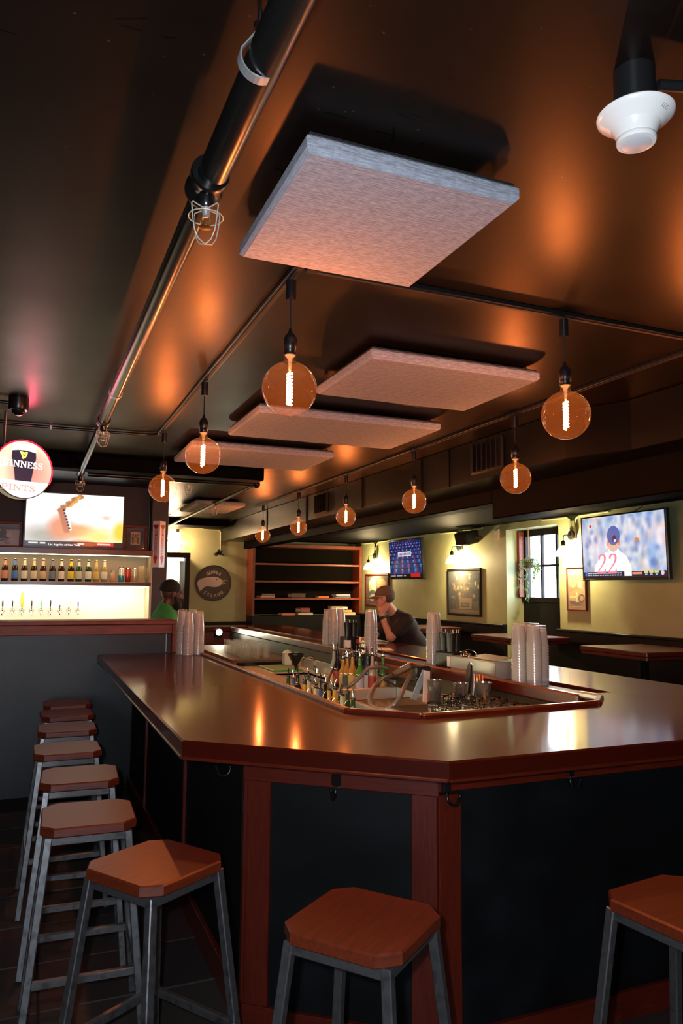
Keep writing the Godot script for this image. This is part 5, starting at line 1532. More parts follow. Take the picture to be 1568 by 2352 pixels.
	# high tables along the wall
	for e in [[4.95, -9.0, 0.75, "far wooden high table along the green wall, below the toasting crowd poster"], [4.95, -6.85, 0.8, "middle wooden high table along the green wall, before the door"], [4.95, -5.05, 0.8, "near wooden high table at the right picture edge"]]:
		var t := thing("high_table", e[3], "table", Vector3(e[0], 0, e[1]), 0.0, "high tables along the wall")
		var w: float = e[2] * 0.5
		obj("tabletop", MB.new().box(Vector3(0, 1.1, 0), Vector3(0.72, 0.04, w * 2), 0.006), M.mahogany_z, t)
		obj("edge_band", MB.new().span(Vector3(-0.35, 1.05, -w + 0.01), Vector3(0.35, 1.08, w - 0.01), 0.004), M.mahogany_z, t)
		obj("pedestal", MB.new().lathe([Vector2(0, 0.03), Vector2(0.05, 0.03), Vector2(0.04, 0.08), Vector2(0.038, 1.0), Vector2(0.06, 1.05), Vector2(0, 1.05)], 16), M.black_iron, t)
		obj("foot", MB.new().box(Vector3(0, 0.016, 0), Vector3(0.5, 0.03, 0.06), 0.006).box(Vector3(0, 0.016, 0), Vector3(0.06, 0.03, 0.5), 0.006), M.black_iron, t)


func plant() -> void:
	var o := thing("hanging_plant", "trailing green plant hanging in the door recess before the glass", "plant", Vector3(XR + 0.02, 1.92, -7.42))
	obj("cord", MB.new().tube([Vector3(0, 0.47, 0), Vector3(0.0, 0.12, 0)], 0.004, 6), mat("jute", lin(0.5, 0.28, 0.12), 0.8), o)
	obj("hook", MB.new().tube([Vector3(0, 0.53, 0), Vector3(0, 0.48, 0), Vector3(0.015, 0.465, 0), Vector3(0.02, 0.48, 0)], 0.004, 6), M.black_metal, o)
	obj("pot", MB.new().lathe([Vector2(0, -0.04), Vector2(0.05, -0.04), Vector2(0.06, 0.03), Vector2(0.065, 0.035), Vector2(0.055, 0.035), Vector2(0, 0.025)], 16), mat("pot_dark", lin(0.05, 0.04, 0.03), 0.6), o)
	for k in 3:
		var a := TAU * k / 3.0
		obj("hanger_string", MB.new().tube([Vector3(0, 0.13, 0), Vector3(0.062 * cos(a), 0.035, 0.062 * sin(a))], 0.002, 5), M.jute, o)
	var gm := mat("leaf", lin(0.12, 0.18, 0.05), 0.5)
	gm.backlight_enabled = true
	gm.backlight = lin(0.2, 0.32, 0.08)
	var leaf := MB.new()
	for s in [-1.0, 1.0]:
		leaf.tri(Vector3(0, 0, 0), Vector3(s * 0.014, 0.004, 0.016), Vector3(0, 0.0, 0.018), Vector3.UP, Vector3.UP, Vector3.UP)
		leaf.tri(Vector3(0, 0, 0.018), Vector3(s * 0.014, 0.004, 0.016), Vector3(0, -0.006, 0.045), Vector3.UP, Vector3.UP, Vector3.UP)
		leaf.tri(Vector3(0, 0, 0), Vector3(s * 0.014, 0.004, 0.016), Vector3(0, 0.0, 0.018), Vector3.DOWN, Vector3.DOWN, Vector3.DOWN)
	var lm := leaf.mesh()
	var r := RandomNumberGenerator.new()
	r.seed = 11
	var stems := [[-0.1, 0.02, 0.45], [-0.13, 0.05, 0.5], [0.1, 0.0, 0.4], [0.06, 0.06, 0.12], [-0.04, 0.08, 0.2], [-0.08, -0.02, 0.3], [0.12, 0.03, 0.16], [-0.12, -0.04, 0.4], [0.03, -0.05, 0.1]]
	for k in stems.size():
		var e: Array = stems[k]
		var pts := []
		for q in 9:
			var f := q / 8.0
			var out := minf(1.0, f * 3.0)
			pts.append(Vector3(e[1] * out * 1.5, 0.03 + 0.06 * sin(out * PI * 0.8) - e[2] * f * f - 0.02 * f, e[0] * out + 0.01 * sin(q * 1.7 + k)))
		var st := obj("stem", MB.new().tube(pts, 0.002, 5), gm, o)
		for q in range(1, 9):
			for w in (3 if q < 4 else 2):
				var n := obj("leaf", lm, gm, st)
				n.position = pts[q].lerp(pts[q - 1], r.randf())
				n.basis = Basis.from_euler(Vector3(r.randf_range(-0.2, 1.2), r.randf_range(0, TAU), r.randf_range(-0.5, 0.5))).scaled(Vector3.ONE * r.randf_range(0.8, 1.3))


# ---------------------------------------------------------------- on the bar
func bar_top_things() -> void:
	var hgt := 0.127
	var pitch := 0.0157
	var cup := MB.new().lathe([Vector2(0.0475, 0.0), Vector2(0.0485, 0.003), Vector2(0.047, 0.006), Vector2(0.046, 0.0065), Vector2(0.0342, hgt - 0.006), Vector2(0.0325, hgt - 0.001), Vector2(0.031, hgt - 0.0005), Vector2(0.0, hgt - 0.003)], 24).mesh()
	var stacks := [
		["stack ending the left arm", Vector3(1.215, BT + 0.001, -6.13), 0.35, [[-1, -1, 16], [1, -1, 16], [-1, 1, 15], [1, 1, 15]]],
		["farthest stack on the rail", Vector3(2.76, 1.053, -6.83), 0.3, [[-1, -1, 16], [1, -1, 17], [-1, 1, 17], [1, 1, 17]]],
		["slim stack before the seated man", Vector3(2.76, 1.053, -5.98), 0.9, [[-0.6, 0, 17], [0.6, 0.2, 17]]],
		["slim stack beside the straw holder", Vector3(2.75, 1.053, -4.85), 0.8, [[-0.6, 0, 18], [0.6, 0.1, 18]]],
		["big stack nearest the camera", Vector3(2.765, 1.053, -3.72), 0.5, [[-1, -1, 16], [1, -1, 16], [-1, 1, 16], [1, 1, 15]]]]
	for s in stacks:
		for c in s[3]:
			var off := Vector3(c[0] * 0.0475, 0, c[1] * 0.0475).rotated(Vector3.UP, s[2])
			for k in c[2]:
				var topmost: bool = k == c[2] - 1
				var o := obj("plastic_cup", cup, M.cup_clear if topmost else M.cup_nested, null, s[1] + off + Vector3(0, pitch * k, 0))
				tag(o, ("upturned clear plastic cup topping the %s" if topmost else "clear plastic cup nested in the %s") % s[0], "plastic cup", "cups of the " + s[0])
	# bar mats
	for e in [[Vector3(1.27, BT, -6.02), Vector2(0.07, 0.22), "small blue bar mat at the end of the bar's left arm"], [Vector3(2.77, 1.052, -3.55), Vector2(0.16, 0.62), "blue bar mat under the nearest cup stack on the drip rail"], [Vector3(2.77, 1.052, -5.5), Vector2(0.16, 0.9), "blue bar mat along the drip rail near the second soda gun"], [Vector3(2.77, 1.052, -6.75), Vector2(0.16, 0.5), "blue bar mat under the farthest cup stack"]]:
		var m := thing("bar_mat", e[2], "bar mat", e[0], 0.0, "blue bar mats")
		obj("pad", MB.new().box(Vector3(0, 0.0006, 0), Vector3(e[1].x, 0.001, e[1].y)), M.blue_mat, m)
	# straw and napkin holders
	for e in [[Vector3(2.75, 1.053, -6.42), 0.0, "black straw and napkin holder between two cup stacks, far along the rail"], [Vector3(2.77, 1.053, -4.66), 0.4, "black straw and napkin holder behind the fruit tray"]]:
		var h := thing("straw_holder", e[2], "straw holder", e[0], e[1], "black straw holders")
		obj("caddy", MB.new().box(Vector3(0, 0.06, 0), Vector3(0.13, 0.12, 0.16), 0.008), M.black_plastic, h)
		for k in 3:
			var q := Vector3([-0.035, 0.03, 0.0][k], 0.12, [0.04, 0.035, -0.045][k])
			var cu := obj("cup", MB.new().lathe([Vector2(0.0, 0), Vector2(0.03, 0.0), Vector2(0.034, 0.09), Vector2(0.04, 0.13), Vector2(0.037, 0.13), Vector2(0.03, 0.09), Vector2(0.0, 0.07)], 18, q), M.black_plastic, h)
			for j in 5:
				var a := TAU * j / 5.0 + k
				obj("straw", MB.new().tube([q + Vector3(0.012 * cos(a), 0.05, 0.012 * sin(a)), q + Vector3(0.022 * cos(a), 0.155, 0.022 * sin(a))], 0.003, 6), M.black_plastic if j > 1 else M.pale_plastic, cu)
		obj("napkin", MB.new().box(Vector3(-0.045, 0.055, 0.083), Vector3(0.045, 0.07, 0.006), 0.001).box(Vector3(-0.068, 0.055, 0.05), Vector3(0.006, 0.07, 0.04), 0.001), M.paper, h)
		obj("red_tab", MB.new().box(Vector3(0.045, 0.08, 0.082), Vector3(0.02, 0.04, 0.004), 0.001), M.red_plastic, h)
	# fruit tray
	var f := thing("fruit_tray", "stainless fruit tray with domed lid beside the nearest cup stack", "tray", Vector3(2.78, 1.053, -4.26))
	obj("trough", MB.new().span(Vector3(-0.075, 0.0, -0.27), Vector3(0.075, 0.004, 0.27)).span(Vector3(-0.078, 0, -0.27), Vector3(-0.074, 0.1, 0.27)).span(Vector3(0.074, 0, -0.27), Vector3(0.078, 0.1, 0.27)).span(Vector3(-0.078, 0, 0.267), Vector3(0.078, 0.1, 0.271)).span(Vector3(-0.078, 0, -0.271), Vector3(0.078, 0.1, -0.267)), M.steel, f)
	for k in 5:
		var z := -0.215 + 0.107 * k
		obj("insert", MB.new().span(Vector3(-0.082, 0.098, z - 0.05), Vector3(0.082, 0.104, z + 0.05), 0.003), M.steel, f)
	obj("dome_lid", MB.new().ball(Vector3(0, 0.104, -0.16), Vector3(0.06, 0.045, 0.06), 20, Basis.IDENTITY, 0.0, 1.0), M.chrome, f)
	obj("lid_panel", MB.new().box(Vector3(0.01, 0.118, 0.08), Vector3(0.13, 0.004, 0.3), 0.001, Basis(Vector3(0, 0, 1), 0.12)), M.steel, f)
	obj("lime_wedge", MB.new().ball(Vector3(-0.03, 0.106, -0.02), Vector3(0.02, 0.012, 0.016), 10), M.green_plastic, f)
	# menu in front of the seated man, and a painted yellow reflection beside it
	var pm := thing("menu", "white menu sheet lying on the bar by the seated man's elbow", "menu", Vector3(3.22, BT, -6.9), 0.3)
	obj("sheet", MB.new().box(Vector3(0, 0.001, 0), Vector3(0.15, 0.002, 0.23)), M.paper, pm)
	obj("cover", MB.new().box(Vector3(0.005, 0.0035, 0.004), Vector3(0.15, 0.002, 0.23)), M.pale_plastic, pm)
	var bar_glint := thing("napkin", "yellow painted reflection on the bar right of the slim cup stack", "napkin", Vector3(2.98, BT, -6.15), -0.3)  # this sheet paints a lit yellow reflection onto the bar top
	obj("sheet", MB.new().box(Vector3(0, 0.001, 0), Vector3(0.13, 0.002, 0.3)), mat("reflection_yellow", lin(0.75, 0.6, 0.25), 0.7), bar_glint)
	obj("fold", MB.new().box(Vector3(0.0, 0.003, 0.0), Vector3(0.06, 0.002, 0.29)), M.reflection_yellow, bar_glint)


# ---------------------------------------------------------------- inside the bar
func well() -> void:
	var d := thing("drainboard", "stainless drainboard in the bar well nearest the camera, under the glasses", "drainboard", Vector3(2.32, 0, -3.6))
	obj("deck", rel(MB.new().span(Vector3(2.0, 0.86, -4.12), Vector3(2.632, 0.9, -3.1), 0.004), d), M.steel, d)
	obj("front_panel", rel(MB.new().span(Vector3(2.0, 0.02, -4.12), Vector3(2.02, 0.86, -3.1), 0.002), d), M.steel, d)
	obj("rubber_mat", rel(MB.new().span(Vector3(2.03, 0.9, -4.1), Vector3(2.4, 0.908, -3.72), 0.002), d), M.black_rubber, d)
	var ib := thing("ice_bin", "stainless ice bin half full of ice in the bar well", "ice bin", Vector3(2.3, 0, -4.65))
	var bx := MB.new()
	bx.span(Vector3(2.0, 0.0, -5.2), Vector3(2.03, 0.87, -4.14), 0.004).span(Vector3(2.6, 0.0, -5.2), Vector3(2.632, 0.87, -4.14), 0.004)
	bx.span(Vector3(2.03, 0, -5.2), Vector3(2.6, 0.87, -5.16), 0.004).span(Vector3(2.03, 0, -4.18), Vector3(2.6, 0.87, -4.14), 0.004)
	obj("tub", rel(bx, ib), M.steel, ib)
	obj("divider", rel(MB.new().span(Vector3(2.03, 0.5, -4.7), Vector3(2.6, 0.86, -4.69), 0.002), ib), M.chrome, ib)
	var r := RandomNumberGenerator.new()
	r.seed = 31
	var ice := MB.new()
	for k in 160:
		ice.box(Vector3(r.randf_range(2.05, 2.58), r.randf_range(0.72, 0.76), r.randf_range(-5.14, -4.2)), Vector3.ONE * r.randf_range(0.025, 0.034), 0.004, Basis.from_euler(Vector3(r.randf() * 6, r.randf() * 6, r.randf() * 6)))
	ice.span(Vector3(2.03, 0.1, -5.16), Vector3(2.6, 0.725, -4.18))
	var io := obj("ice", rel(ice, ib), mat("ice", lin(0.8, 0.82, 0.8), 0.2), ib)
	io.set_meta("kind", "stuff")
	var sk := thing("bar_sink", "stainless underbar sink unit with backsplash along the well wall", "sink", Vector3(2.3, 0, -6.3))
	var sb := MB.new()
	sb.span(Vector3(2.0, 0.78, -7.6), Vector3(2.16, 0.81, -5.22), 0.003).span(Vector3(2.52, 0.78, -7.6), Vector3(2.632, 0.81, -5.22), 0.003)
	sb.span(Vector3(2.16, 0.78, -7.6), Vector3(2.52, 0.81, -6.9), 0.003).span(Vector3(2.16, 0.78, -6.0), Vector3(2.52, 0.81, -5.22), 0.003)
	obj("deck", rel(sb, sk), M.steel, sk)
	obj("basin", rel(MB.new().span(Vector3(2.16, 0.55, -6.9), Vector3(2.52, 0.56, -6.0)).span(Vector3(2.155, 0.55, -6.9), Vector3(2.16, 0.8, -6.0)).span(Vector3(2.52, 0.55, -6.9), Vector3(2.525, 0.8, -6.0)).span(Vector3(2.16, 0.55, -6.905), Vector3(2.52, 0.8, -6.9)).span(Vector3(2.16, 0.55, -6.0), Vector3(2.52, 0.8, -5.995)), sk), M.steel, sk)
	obj("backsplash", rel(MB.new().span(Vector3(2.615, 0.81, -7.6), Vector3(2.632, 0.91, -5.22), 0.003), sk), M.steel, sk)
	obj("front_panel", rel(MB.new().span(Vector3(1.985, 0.0, -7.6), Vector3(2.0, 0.81, -5.22), 0.003), sk), M.black_trim, sk)
	obj("red_tag", rel(MB.new().box(Vector3(1.983, 0.74, -6.3), Vector3(0.004, 0.04, 0.1)), sk), M.red_plastic, sk)
	var fc := thing("faucet", "chrome faucet rising behind the underbar sink", "faucet", Vector3(2.57, 0.81, -6.86))
	obj("spout", MB.new().tube([Vector3(0, 0, 0), Vector3(0, 0.1, 0), Vector3(-0.01, 0.135, 0), Vector3(-0.05, 0.15, 0), Vector3(-0.1, 0.13, 0), Vector3(-0.12, 0.09, 0)], 0.011, 12), M.chrome, fc)
	obj("lever", MB.new().lathe([Vector2(0, 0), Vector2(0.02, 0), Vector2(0.016, 0.04), Vector2(0, 0.045)], 14, Vector3(0, 0, 0.07)).tube([Vector3(0, 0.04, 0.07), Vector3(-0.03, 0.06, 0.1)], 0.006, 8), M.chrome, fc)
	var cb := thing("cutting_board", "bright green cutting board on the underbar sink deck", "cutting board", Vector3(2.34, 0.811, -7.22))
	obj("board", MB.new().box(Vector3(0, 0.008, 0), Vector3(0.3, 0.016, 0.5), 0.004), mat("board_green", lin(0.25, 0.5, 0.22), 0.4), cb)
	obj("edge_stripe", MB.new().box(Vector3(0, 0.008, 0.249), Vector3(0.302, 0.012, 0.004)), M.green_plastic, cb)
	var fu := thing("funnel", "black funnel standing by the green cutting board", "funnel", Vector3(2.4, 0.828, -6.92))
	obj("cone", MB.new().lathe([Vector2(0.008, 0), Vector2(0.012, 0.03), Vector2(0.075, 0.14), Vector2(0.078, 0.15), Vector2(0.072, 0.15), Vector2(0.01, 0.035)], 24), M.black_plastic, fu)
	obj("rim", MB.new().lathe([Vector2(0.075, 0.146), Vector2(0.08, 0.148), Vector2(0.08, 0.155), Vector2(0.074, 0.155)], 24), M.black_plastic, fu)
	var jg := thing("juice_jug", "pale juice jug with a green cap beside the black funnel", "jug", Vector3(2.46, 0.828, -7.36))
	obj("body", MB.new().box(Vector3(0, 0.07, 0), Vector3(0.08, 0.14, 0.1), 0.012), M.pale_plastic, jg)
	obj("shoulder", MB.new().lathe([Vector2(0.04, 0.135), Vector2(0.022, 0.155), Vector2(0.018, 0.16), Vector2(0, 0.16)], 16), M.pale_plastic, jg)
	obj("cap", MB.new().lathe([Vector2(0.022, 0.152), Vector2(0.022, 0.176), Vector2(0, 0.178)], 16), M.green_plastic, jg)
	var cn := thing("squeeze_bottle", "clear squeeze bottle with a green lid next to the juice jug", "bottle", Vector3(2.52, 0.828, -7.22))
	obj("body", MB.new().lathe([Vector2(0, 0), Vector2(0.035, 0), Vector2(0.036, 0.12), Vector2(0.03, 0.13)], 18), M.amber_glass, cn)
	obj("lid", MB.new().lathe([Vector2(0.037, 0.118), Vector2(0.037, 0.14), Vector2(0.012, 0.15), Vector2(0, 0.15)], 18), M.green_plastic, cn)
	# glass shelf farther back with a wooden edge
	var gs := thing("glass_shelf", "low wooden-edged shelf full of glasses at the far end of the well", "shelf", Vector3(2.3, 0, -8.6))
	obj("deck", rel(MB.new().span(Vector3(2.0, 0.84, -9.8), Vector3(2.632, 0.866, -7.62), 0.003), gs), mat("shelf_rubber", lin(0.09, 0.085, 0.06), 0.6), gs)
	obj("edge_board", rel(MB.new().span(Vector3(1.96, 0.815, -9.8), Vector3(2.0, 0.872, -7.62), 0.004), gs), M.shelf_wood, gs)
	obj("under_frame", rel(MB.new().span(Vector3(2.02, 0.0, -9.8), Vector3(2.632, 0.3, -7.62), 0.004).span(Vector3(2.02, 0.3, -9.8), Vector3(2.06, 0.84, -9.76)).span(Vector3(2.02, 0.3, -7.66), Vector3(2.06, 0.84, -7.62)), gs), M.black_trim, gs)
	var pk := thing("puck_light", "small oval white puck light on the well's dark far wall", "light", Vector3(2.45, 1.0, -10.35))
	obj("ring", MB.new().lathe([Vector2(0.045, 0.0), Vector2(0.05, 0.0), Vector2(0.05, 0.012), Vector2(0.045, 0.014)], 24, Vector3.ZERO, Basis(Vector3.RIGHT, PI / 2)), M.zinc, pk)
	obj("lamp_face", MB.new().lathe([Vector2(0, 0.008), Vector2(0.045, 0.006)], 24, Vector3.ZERO, Basis(Vector3.RIGHT, PI / 2)).lathe([Vector2(0.045, 0.006), Vector2(0.03, 0.012), Vector2(0, 0.014)], 24, Vector3.ZERO, Basis(Vector3.RIGHT, PI / 2)), glow("puck", lin(1.0, 0.95, 0.8), 6.0), pk)
	var pl := SpotLight3D.new()
	pl.name = "puck_light"
	pl.spot_angle = 40.0
	pl.light_color = lin(1.0, 0.9, 0.62)
	pl.light_energy = 0.6
	pl.light_size = 0.03
	pl.spot_range = 20.0
	pl.shadow_enabled = true
	pk.add_child(pl)
	pl.position = Vector3(0, 0.0, 0.03)
	pl.basis = Basis(Vector3.UP, PI - 0.25) * Basis(Vector3.RIGHT, -0.1)
	obj("mount", MB.new().box(Vector3(0, -0.02, -0.03), Vector3(0.1, 0.1, 0.06), 0.004), M.black_trim, pk)
	# light strip tucked under the near arm's inner edge, shining across the well
	var ls := thing("light_strip", "warm light strip hidden under the bar's near inner edge", "light", Vector3(1.335, 0.96, -4.7))
	obj("channel", MB.new().span(Vector3(-0.012, 0.008, -1.5), Vector3(0.012, 0.02, 1.5), 0.002), M.zinc, ls)
	obj("glowing_tube", MB.new().span(Vector3(-0.008, 0.0, -1.48), Vector3(0.008, 0.008, 1.48), 0.002), glow("strip_tube", lin(1.0, 0.86, 0.5), 2.0), ls)
	area("strip_light", Vector3(0.01, -0.002, 0.0), Vector3(0.9, -0.35, 0), Vector2(3.0, 0.03), lin(1.0, 0.88, 0.52), 11.0, ls)
	var l2 := thing("light_strip", "second warm light strip hidden under the bar end's inner edge", "light", Vector3(2.05, 0.96, -2.93))
	obj("channel", MB.new().span(Vector3(-0.45, 0.008, -0.012), Vector3(0.4, 0.02, 0.012), 0.002), M.zinc, l2)
	obj("glowing_tube", MB.new().span(Vector3(-0.44, 0.0, -0.008), Vector3(0.39, 0.008, 0.008), 0.002), M.strip_tube, l2)
	area("strip_light", Vector3(-0.02, -0.002, -0.014), Vector3(0.0, -0.35, -0.9), Vector2(0.85, 0.03), lin(1.0, 0.88, 0.52), 11.0, l2)
	# glasses
	var pint := MB.new().lathe([Vector2(0, 0.008), Vector2(0.026, 0.006), Vector2(0.029, 0.0), Vector2(0.031, 0.003), Vector2(0.036, 0.1), Vector2(0.043, 0.148), Vector2(0.0422, 0.15), Vector2(0.0412, 0.148)], 18).mesh()
	var rocks := MB.new().lathe([Vector2(0, 0.0), Vector2(0.033, 0.0), Vector2(0.036, 0.004), Vector2(0.04, 0.07), Vector2(0.0395, 0.083), Vector2(0.0385, 0.085), Vector2(0.037, 0.083), Vector2(0.0372, 0.07), Vector2(0.033, 0.016), Vector2(0.028, 0.012), Vector2(0, 0.011)], 18).mesh()
	for i in 3:
		for j in 8:
			var o := obj("pint_glass", pint, M.bar_glass, null, Vector3(2.14 + 0.115 * i + r.randf_range(-0.01, 0.01), 0.8665, -7.78 - 0.12 * j + r.randf_range(-0.015, 0.015)))
			tag(o, "clear glass among the rows on the wooden-edged far shelf", "glass", "glasses on the far well shelf")
	for i in 5:
		for j in 9:
			var p := Vector3(2.09 + 0.108 * i + r.randf_range(-0.012, 0.012), 0.901, -3.17 - 0.1 * j + r.randf_range(-0.012, 0.012))
			if i < 2 and j > 5:
				continue
			var o := obj("rocks_glass", rocks, M.solid_glass, null, p)
			tag(o, "short rocks glass crowded on the near drainboard", "glass", "rocks glasses on the drainboard")
	var sh := MB.new().lathe([Vector2(0, 0.002), Vector2(0.03, 0), Vector2(0.034, 0.004), Vector2(0.044, 0.16), Vector2(0.045, 0.164), Vector2(0.042, 0.164), Vector2(0.032, 0.01), Vector2(0, 0.01)], 24)
	for e in [[Vector3(2.245, 0.909, -3.95), 1.0, "tall steel cocktail shaker standing at the left of the rocks glasses"], [Vector3(2.42, 0.995, -3.94), 0.62, "steel shaker cup behind the tall shaker"], [Vector3(2.5, 0.995, -3.82), 0.66, "wide steel shaker cup, rightmost of the three"]]:
		var t := thing("cocktail_shaker", e[2], "shaker", e[0], 0.0, "steel shakers")
		t.scale = Vector3.ONE * e[1]
		obj("cup", sh, M.shaker_steel, t)
		obj("rim", MB.new().lathe([Vector2(0.0445, 0.158), Vector2(0.047, 0.161), Vector2(0.0445, 0.165)], 24), M.shaker_steel, t)
		if e[1] < 0.9:
			t.position.y = 0.9085
			t.scale = Vector3(1.15, 0.95, 1.15) * (0.9 if e[1] < 0.64 else 1.0)
	var rd := thing("red_tin", "small red tin behind the tall steel shaker", "tin", Vector3(2.3, 0.9085, -4.06))
	obj("body", MB.new().lathe([Vector2(0, 0), Vector2(0.04, 0), Vector2(0.04, 0.08), Vector2(0, 0.08)], 20), M.red_plastic, rd)
	obj("lid", MB.new().lathe([Vector2(0.042, 0.072), Vector2(0.042, 0.088), Vector2(0, 0.09)], 20), M.zinc, rd)
	var tr := thing("tray_rack", "round tray and coloured coasters leaning against the well wall", "tray", Vector3(2.55, 0.909, -4.0))
	obj("round_tray", MB.new().lathe([Vector2(0, 0), Vector2(0.12, 0), Vector2(0.125, 0.012), Vector2(0.12, 0.012), Vector2(0, 0.006)], 28, Vector3(0.0, 0.125, -0.06), Basis(Vector3.UP, -0.45) * Basis(Vector3(0, 0, 1), 1.4)), M.black_plastic, tr)
	for k in 4:
		obj("coaster", MB.new().lathe([Vector2(0, 0), Vector2(0.09, 0), Vector2(0.09, 0.007), Vector2(0, 0.007)], 20, Vector3(-0.01 + 0.006 * k, 0.095, 0.0 + 0.022 * k), Basis(Vector3.UP, -0.45) * Basis(Vector3(0, 0, 1), 1.45)), [M.paper, M.steel, mat("amber_card", lin(0.7, 0.4, 0.1), 0.6), mat("orange_card", lin(0.7, 0.2, 0.05), 0.6)][k], tr)
	var tw := thing("bar_towel", "blue and white bar towels hanging beside the second soda gun", "towel", Vector3(2.46, 0.87, -4.45))
	for k in 2:
		obj("fold", MB.new().bar(Vector3(0.0, 0.2, 0.02 - 0.02 * k), Vector3(-0.03 - 0.02 * k, 0.0, 0.06 - 0.14 * k), 0.008, 0.05, 0.003, Vector3(1, 0, 0)), [mat("towel_white", lin(0.6, 0.6, 0.58), 0.9), mat("towel_blue", lin(0.3, 0.42, 0.5), 0.9)][k], tw)
	# liquor bottles
	var cols := [lin(0.02, 0.008, 0.004), lin(0.02, 0.05, 0.012), lin(0.35, 0.3, 0.2), lin(0.4, 0.2, 0.04), lin(0.04, 0.07, 0.14), lin(0.3, 0.3, 0.28), lin(0.06, 0.2, 0.03), lin(0.015, 0.01, 0.01)]
	var labs := [lin(0.7, 0.66, 0.55), lin(0.35, 0.05, 0.04), lin(0.05, 0.05, 0.05), lin(0.5, 0.36, 0.08), lin(0.5, 0.5, 0.6), lin(0.55, 0.35, 0.1)]
	var tints := ["brown", "dark green", "clear", "amber", "blue", "pale grey", "leaf green", "black"]
	var inks := ["cream", "red", "black", "yellow", "grey", "tan"]
	var gm := []
	for c in cols:
		gm.append(mat("liquor_glass", c, 0.07))
	var lb := []
	for c in labs:
		lb.append(mat("liquor_label", c, 0.5))
	var rack := thing("speed_rail", "steel speed rail holding liquor bottles along the ice bin", "rail", Vector3(1.9, 0, -4.7))
	obj("shelf", rel(MB.new().span(Vector3(1.76, 0.67, -5.6), Vector3(1.985, 0.68, -3.9), 0.002), rack), M.steel, rack)
	obj("guard", rel(MB.new().span(Vector3(1.755, 0.67, -5.6), Vector3(1.76, 0.76, -3.9)).bar(Vector3(1.757, 0.78, -5.6), Vector3(1.757, 0.78, -3.9), 0.012, 0.012, 0.003), rack), M.steel, rack)
	for z in [-5.48, -3.98]:
		obj("bracket", rel(MB.new().span(Vector3(1.8, 0.0, z - 0.02), Vector3(1.98, 0.67, z + 0.02)), rack), M.steel, rack)
	var k := 0
	for row in [[1.82, 0.681, -4.36, 10, 0.118, "front"], [1.925, 0.681, -4.42, 10, 0.118, "front"], [2.35, 0.811, -5.3, 6, 0.105, "back"], [2.45, 0.811, -5.27, 6, 0.105, "back"], [2.555, 0.811, -5.3, 6, 0.105, "back"]]:
		for j in row[3]:
			var h := r.randf_range(0.235, 0.3)
			var gi := r.randi_range(0, gm.size() - 1)
			var li := r.randi_range(0, lb.size() - 1)
			var front: bool = row[5] == "front"
			var o := thing("liquor_bottle", "%s liquor bottle with %s label, %s" % [tints[gi], inks[li], "in the speed rail along the ice bin" if front else "on the sink deck behind the ice bin"], "bottle", Vector3(row[0] + r.randf_range(-0.008, 0.008), row[1], row[2] - row[4] * j), r.randf() * 6.0, "liquor bottles in the speed rail" if front else "liquor bottles behind the ice bin")
			bottle_parts(o, gm[gi], lb[li], M.black_plastic, h, r.randf_range(0.031, 0.037), false)
			obj("pour_spout", MB.new().tube([Vector3(0, h, 0), Vector3(0, h + 0.03, 0), Vector3(0.012, h + 0.055, 0)], 0.0045, 6), M.chrome if k % 3 else M.black_plastic, o)
			k += 1
	# soda guns
	mat("hose_grey", lin(0.2, 0.2, 0.2), 0.3, 0.35)
	var gun := func(called: String, label: String, a: Vector3, b: Vector3, hose: Array) -> void:
		var o := thing(called, label, "soda gun", a)
		obj("handle", rel(MB.new().bar(a, b, 0.036, 0.04, 0.006), o), mat("gun_brown", lin(0.09, 0.035, 0.015), 0.4), o)
		var dn := (b - a).normalized()
		for q in 4:
			obj("button", rel(MB.new().bar(a.lerp(b, 0.4 + 0.14 * q) + Vector3(0, 0.024, 0), a.lerp(b, 0.46 + 0.14 * q) + Vector3(0, 0.024, 0), 0.03, 0.01, 0.002), o), M.white_plastic, o)
		obj("collar", rel(MB.new().tube([a - dn * 0.05, a + dn * 0.01], [0.014, 0.022], 14), o), M.black_rubber, o)
		obj("hose", rel(MB.new().tube(hose, 0.014, 12), o), M.hose_grey, o)
		obj("holster", rel(MB.new().box(b + Vector3(0.06, -0.05, 0.02), Vector3(0.12, 0.09, 0.07), 0.01), o), M.black_plastic, o)
	gun.call("soda_gun", "brown soda gun with looped steel hose, nearer of the two", Vector3(2.42, 1.005, -4.83), Vector3(2.44, 1.09, -4.6), [Vector3(2.42, 1.0, -4.85), Vector3(2.3, 0.99, -4.775), Vector3(2.17, 0.96, -4.63), Vector3(2.08, 0.907, -4.518), Vector3(2.05, 0.868, -4.439), Vector3(2.035, 0.86, -4.339), Vector3(2.035, 0.872, -4.194), Vector3(2.06, 0.904, -4.13), Vector3(2.12, 0.954, -4.15), Vector3(2.22, 0.999, -4.281), Vector3(2.4, 1.028, -4.55), Vector3(2.55, 1.0, -4.6)])
	gun.call("soda_gun", "brown soda gun with steel hose, farther of the two", Vector3(2.42, 0.99, -5.86), Vector3(2.45, 1.09, -5.6), [Vector3(2.42, 0.981, -5.88), Vector3(2.3, 0.931, -5.75), Vector3(2.22, 0.885, -5.621), Vector3(2.18, 0.845, -5.556), Vector3(2.15, 0.83, -5.441), Vector3(2.16, 0.84, -5.349), Vector3(2.2, 0.87, -5.2), Vector3(2.27, 0.925, -5.17), Vector3(2.38, 1.013, -5.196), Vector3(2.5, 1.02, -5.22), Vector3(2.57, 1.0, -5.23)])
	var bb := thing("hose_manifold", "brown wooden manifold block fixed under the drip rail between the soda guns", "manifold", Vector3(2.6, 0.93, -5.0))
	obj("block", rel(MB.new().span(Vector3(2.56, 0.96, -5.5), Vector3(2.612, 1.03, -4.62), 0.006), bb), mat("manifold_wood", lin(0.13, 0.05, 0.02), 0.5), bb)
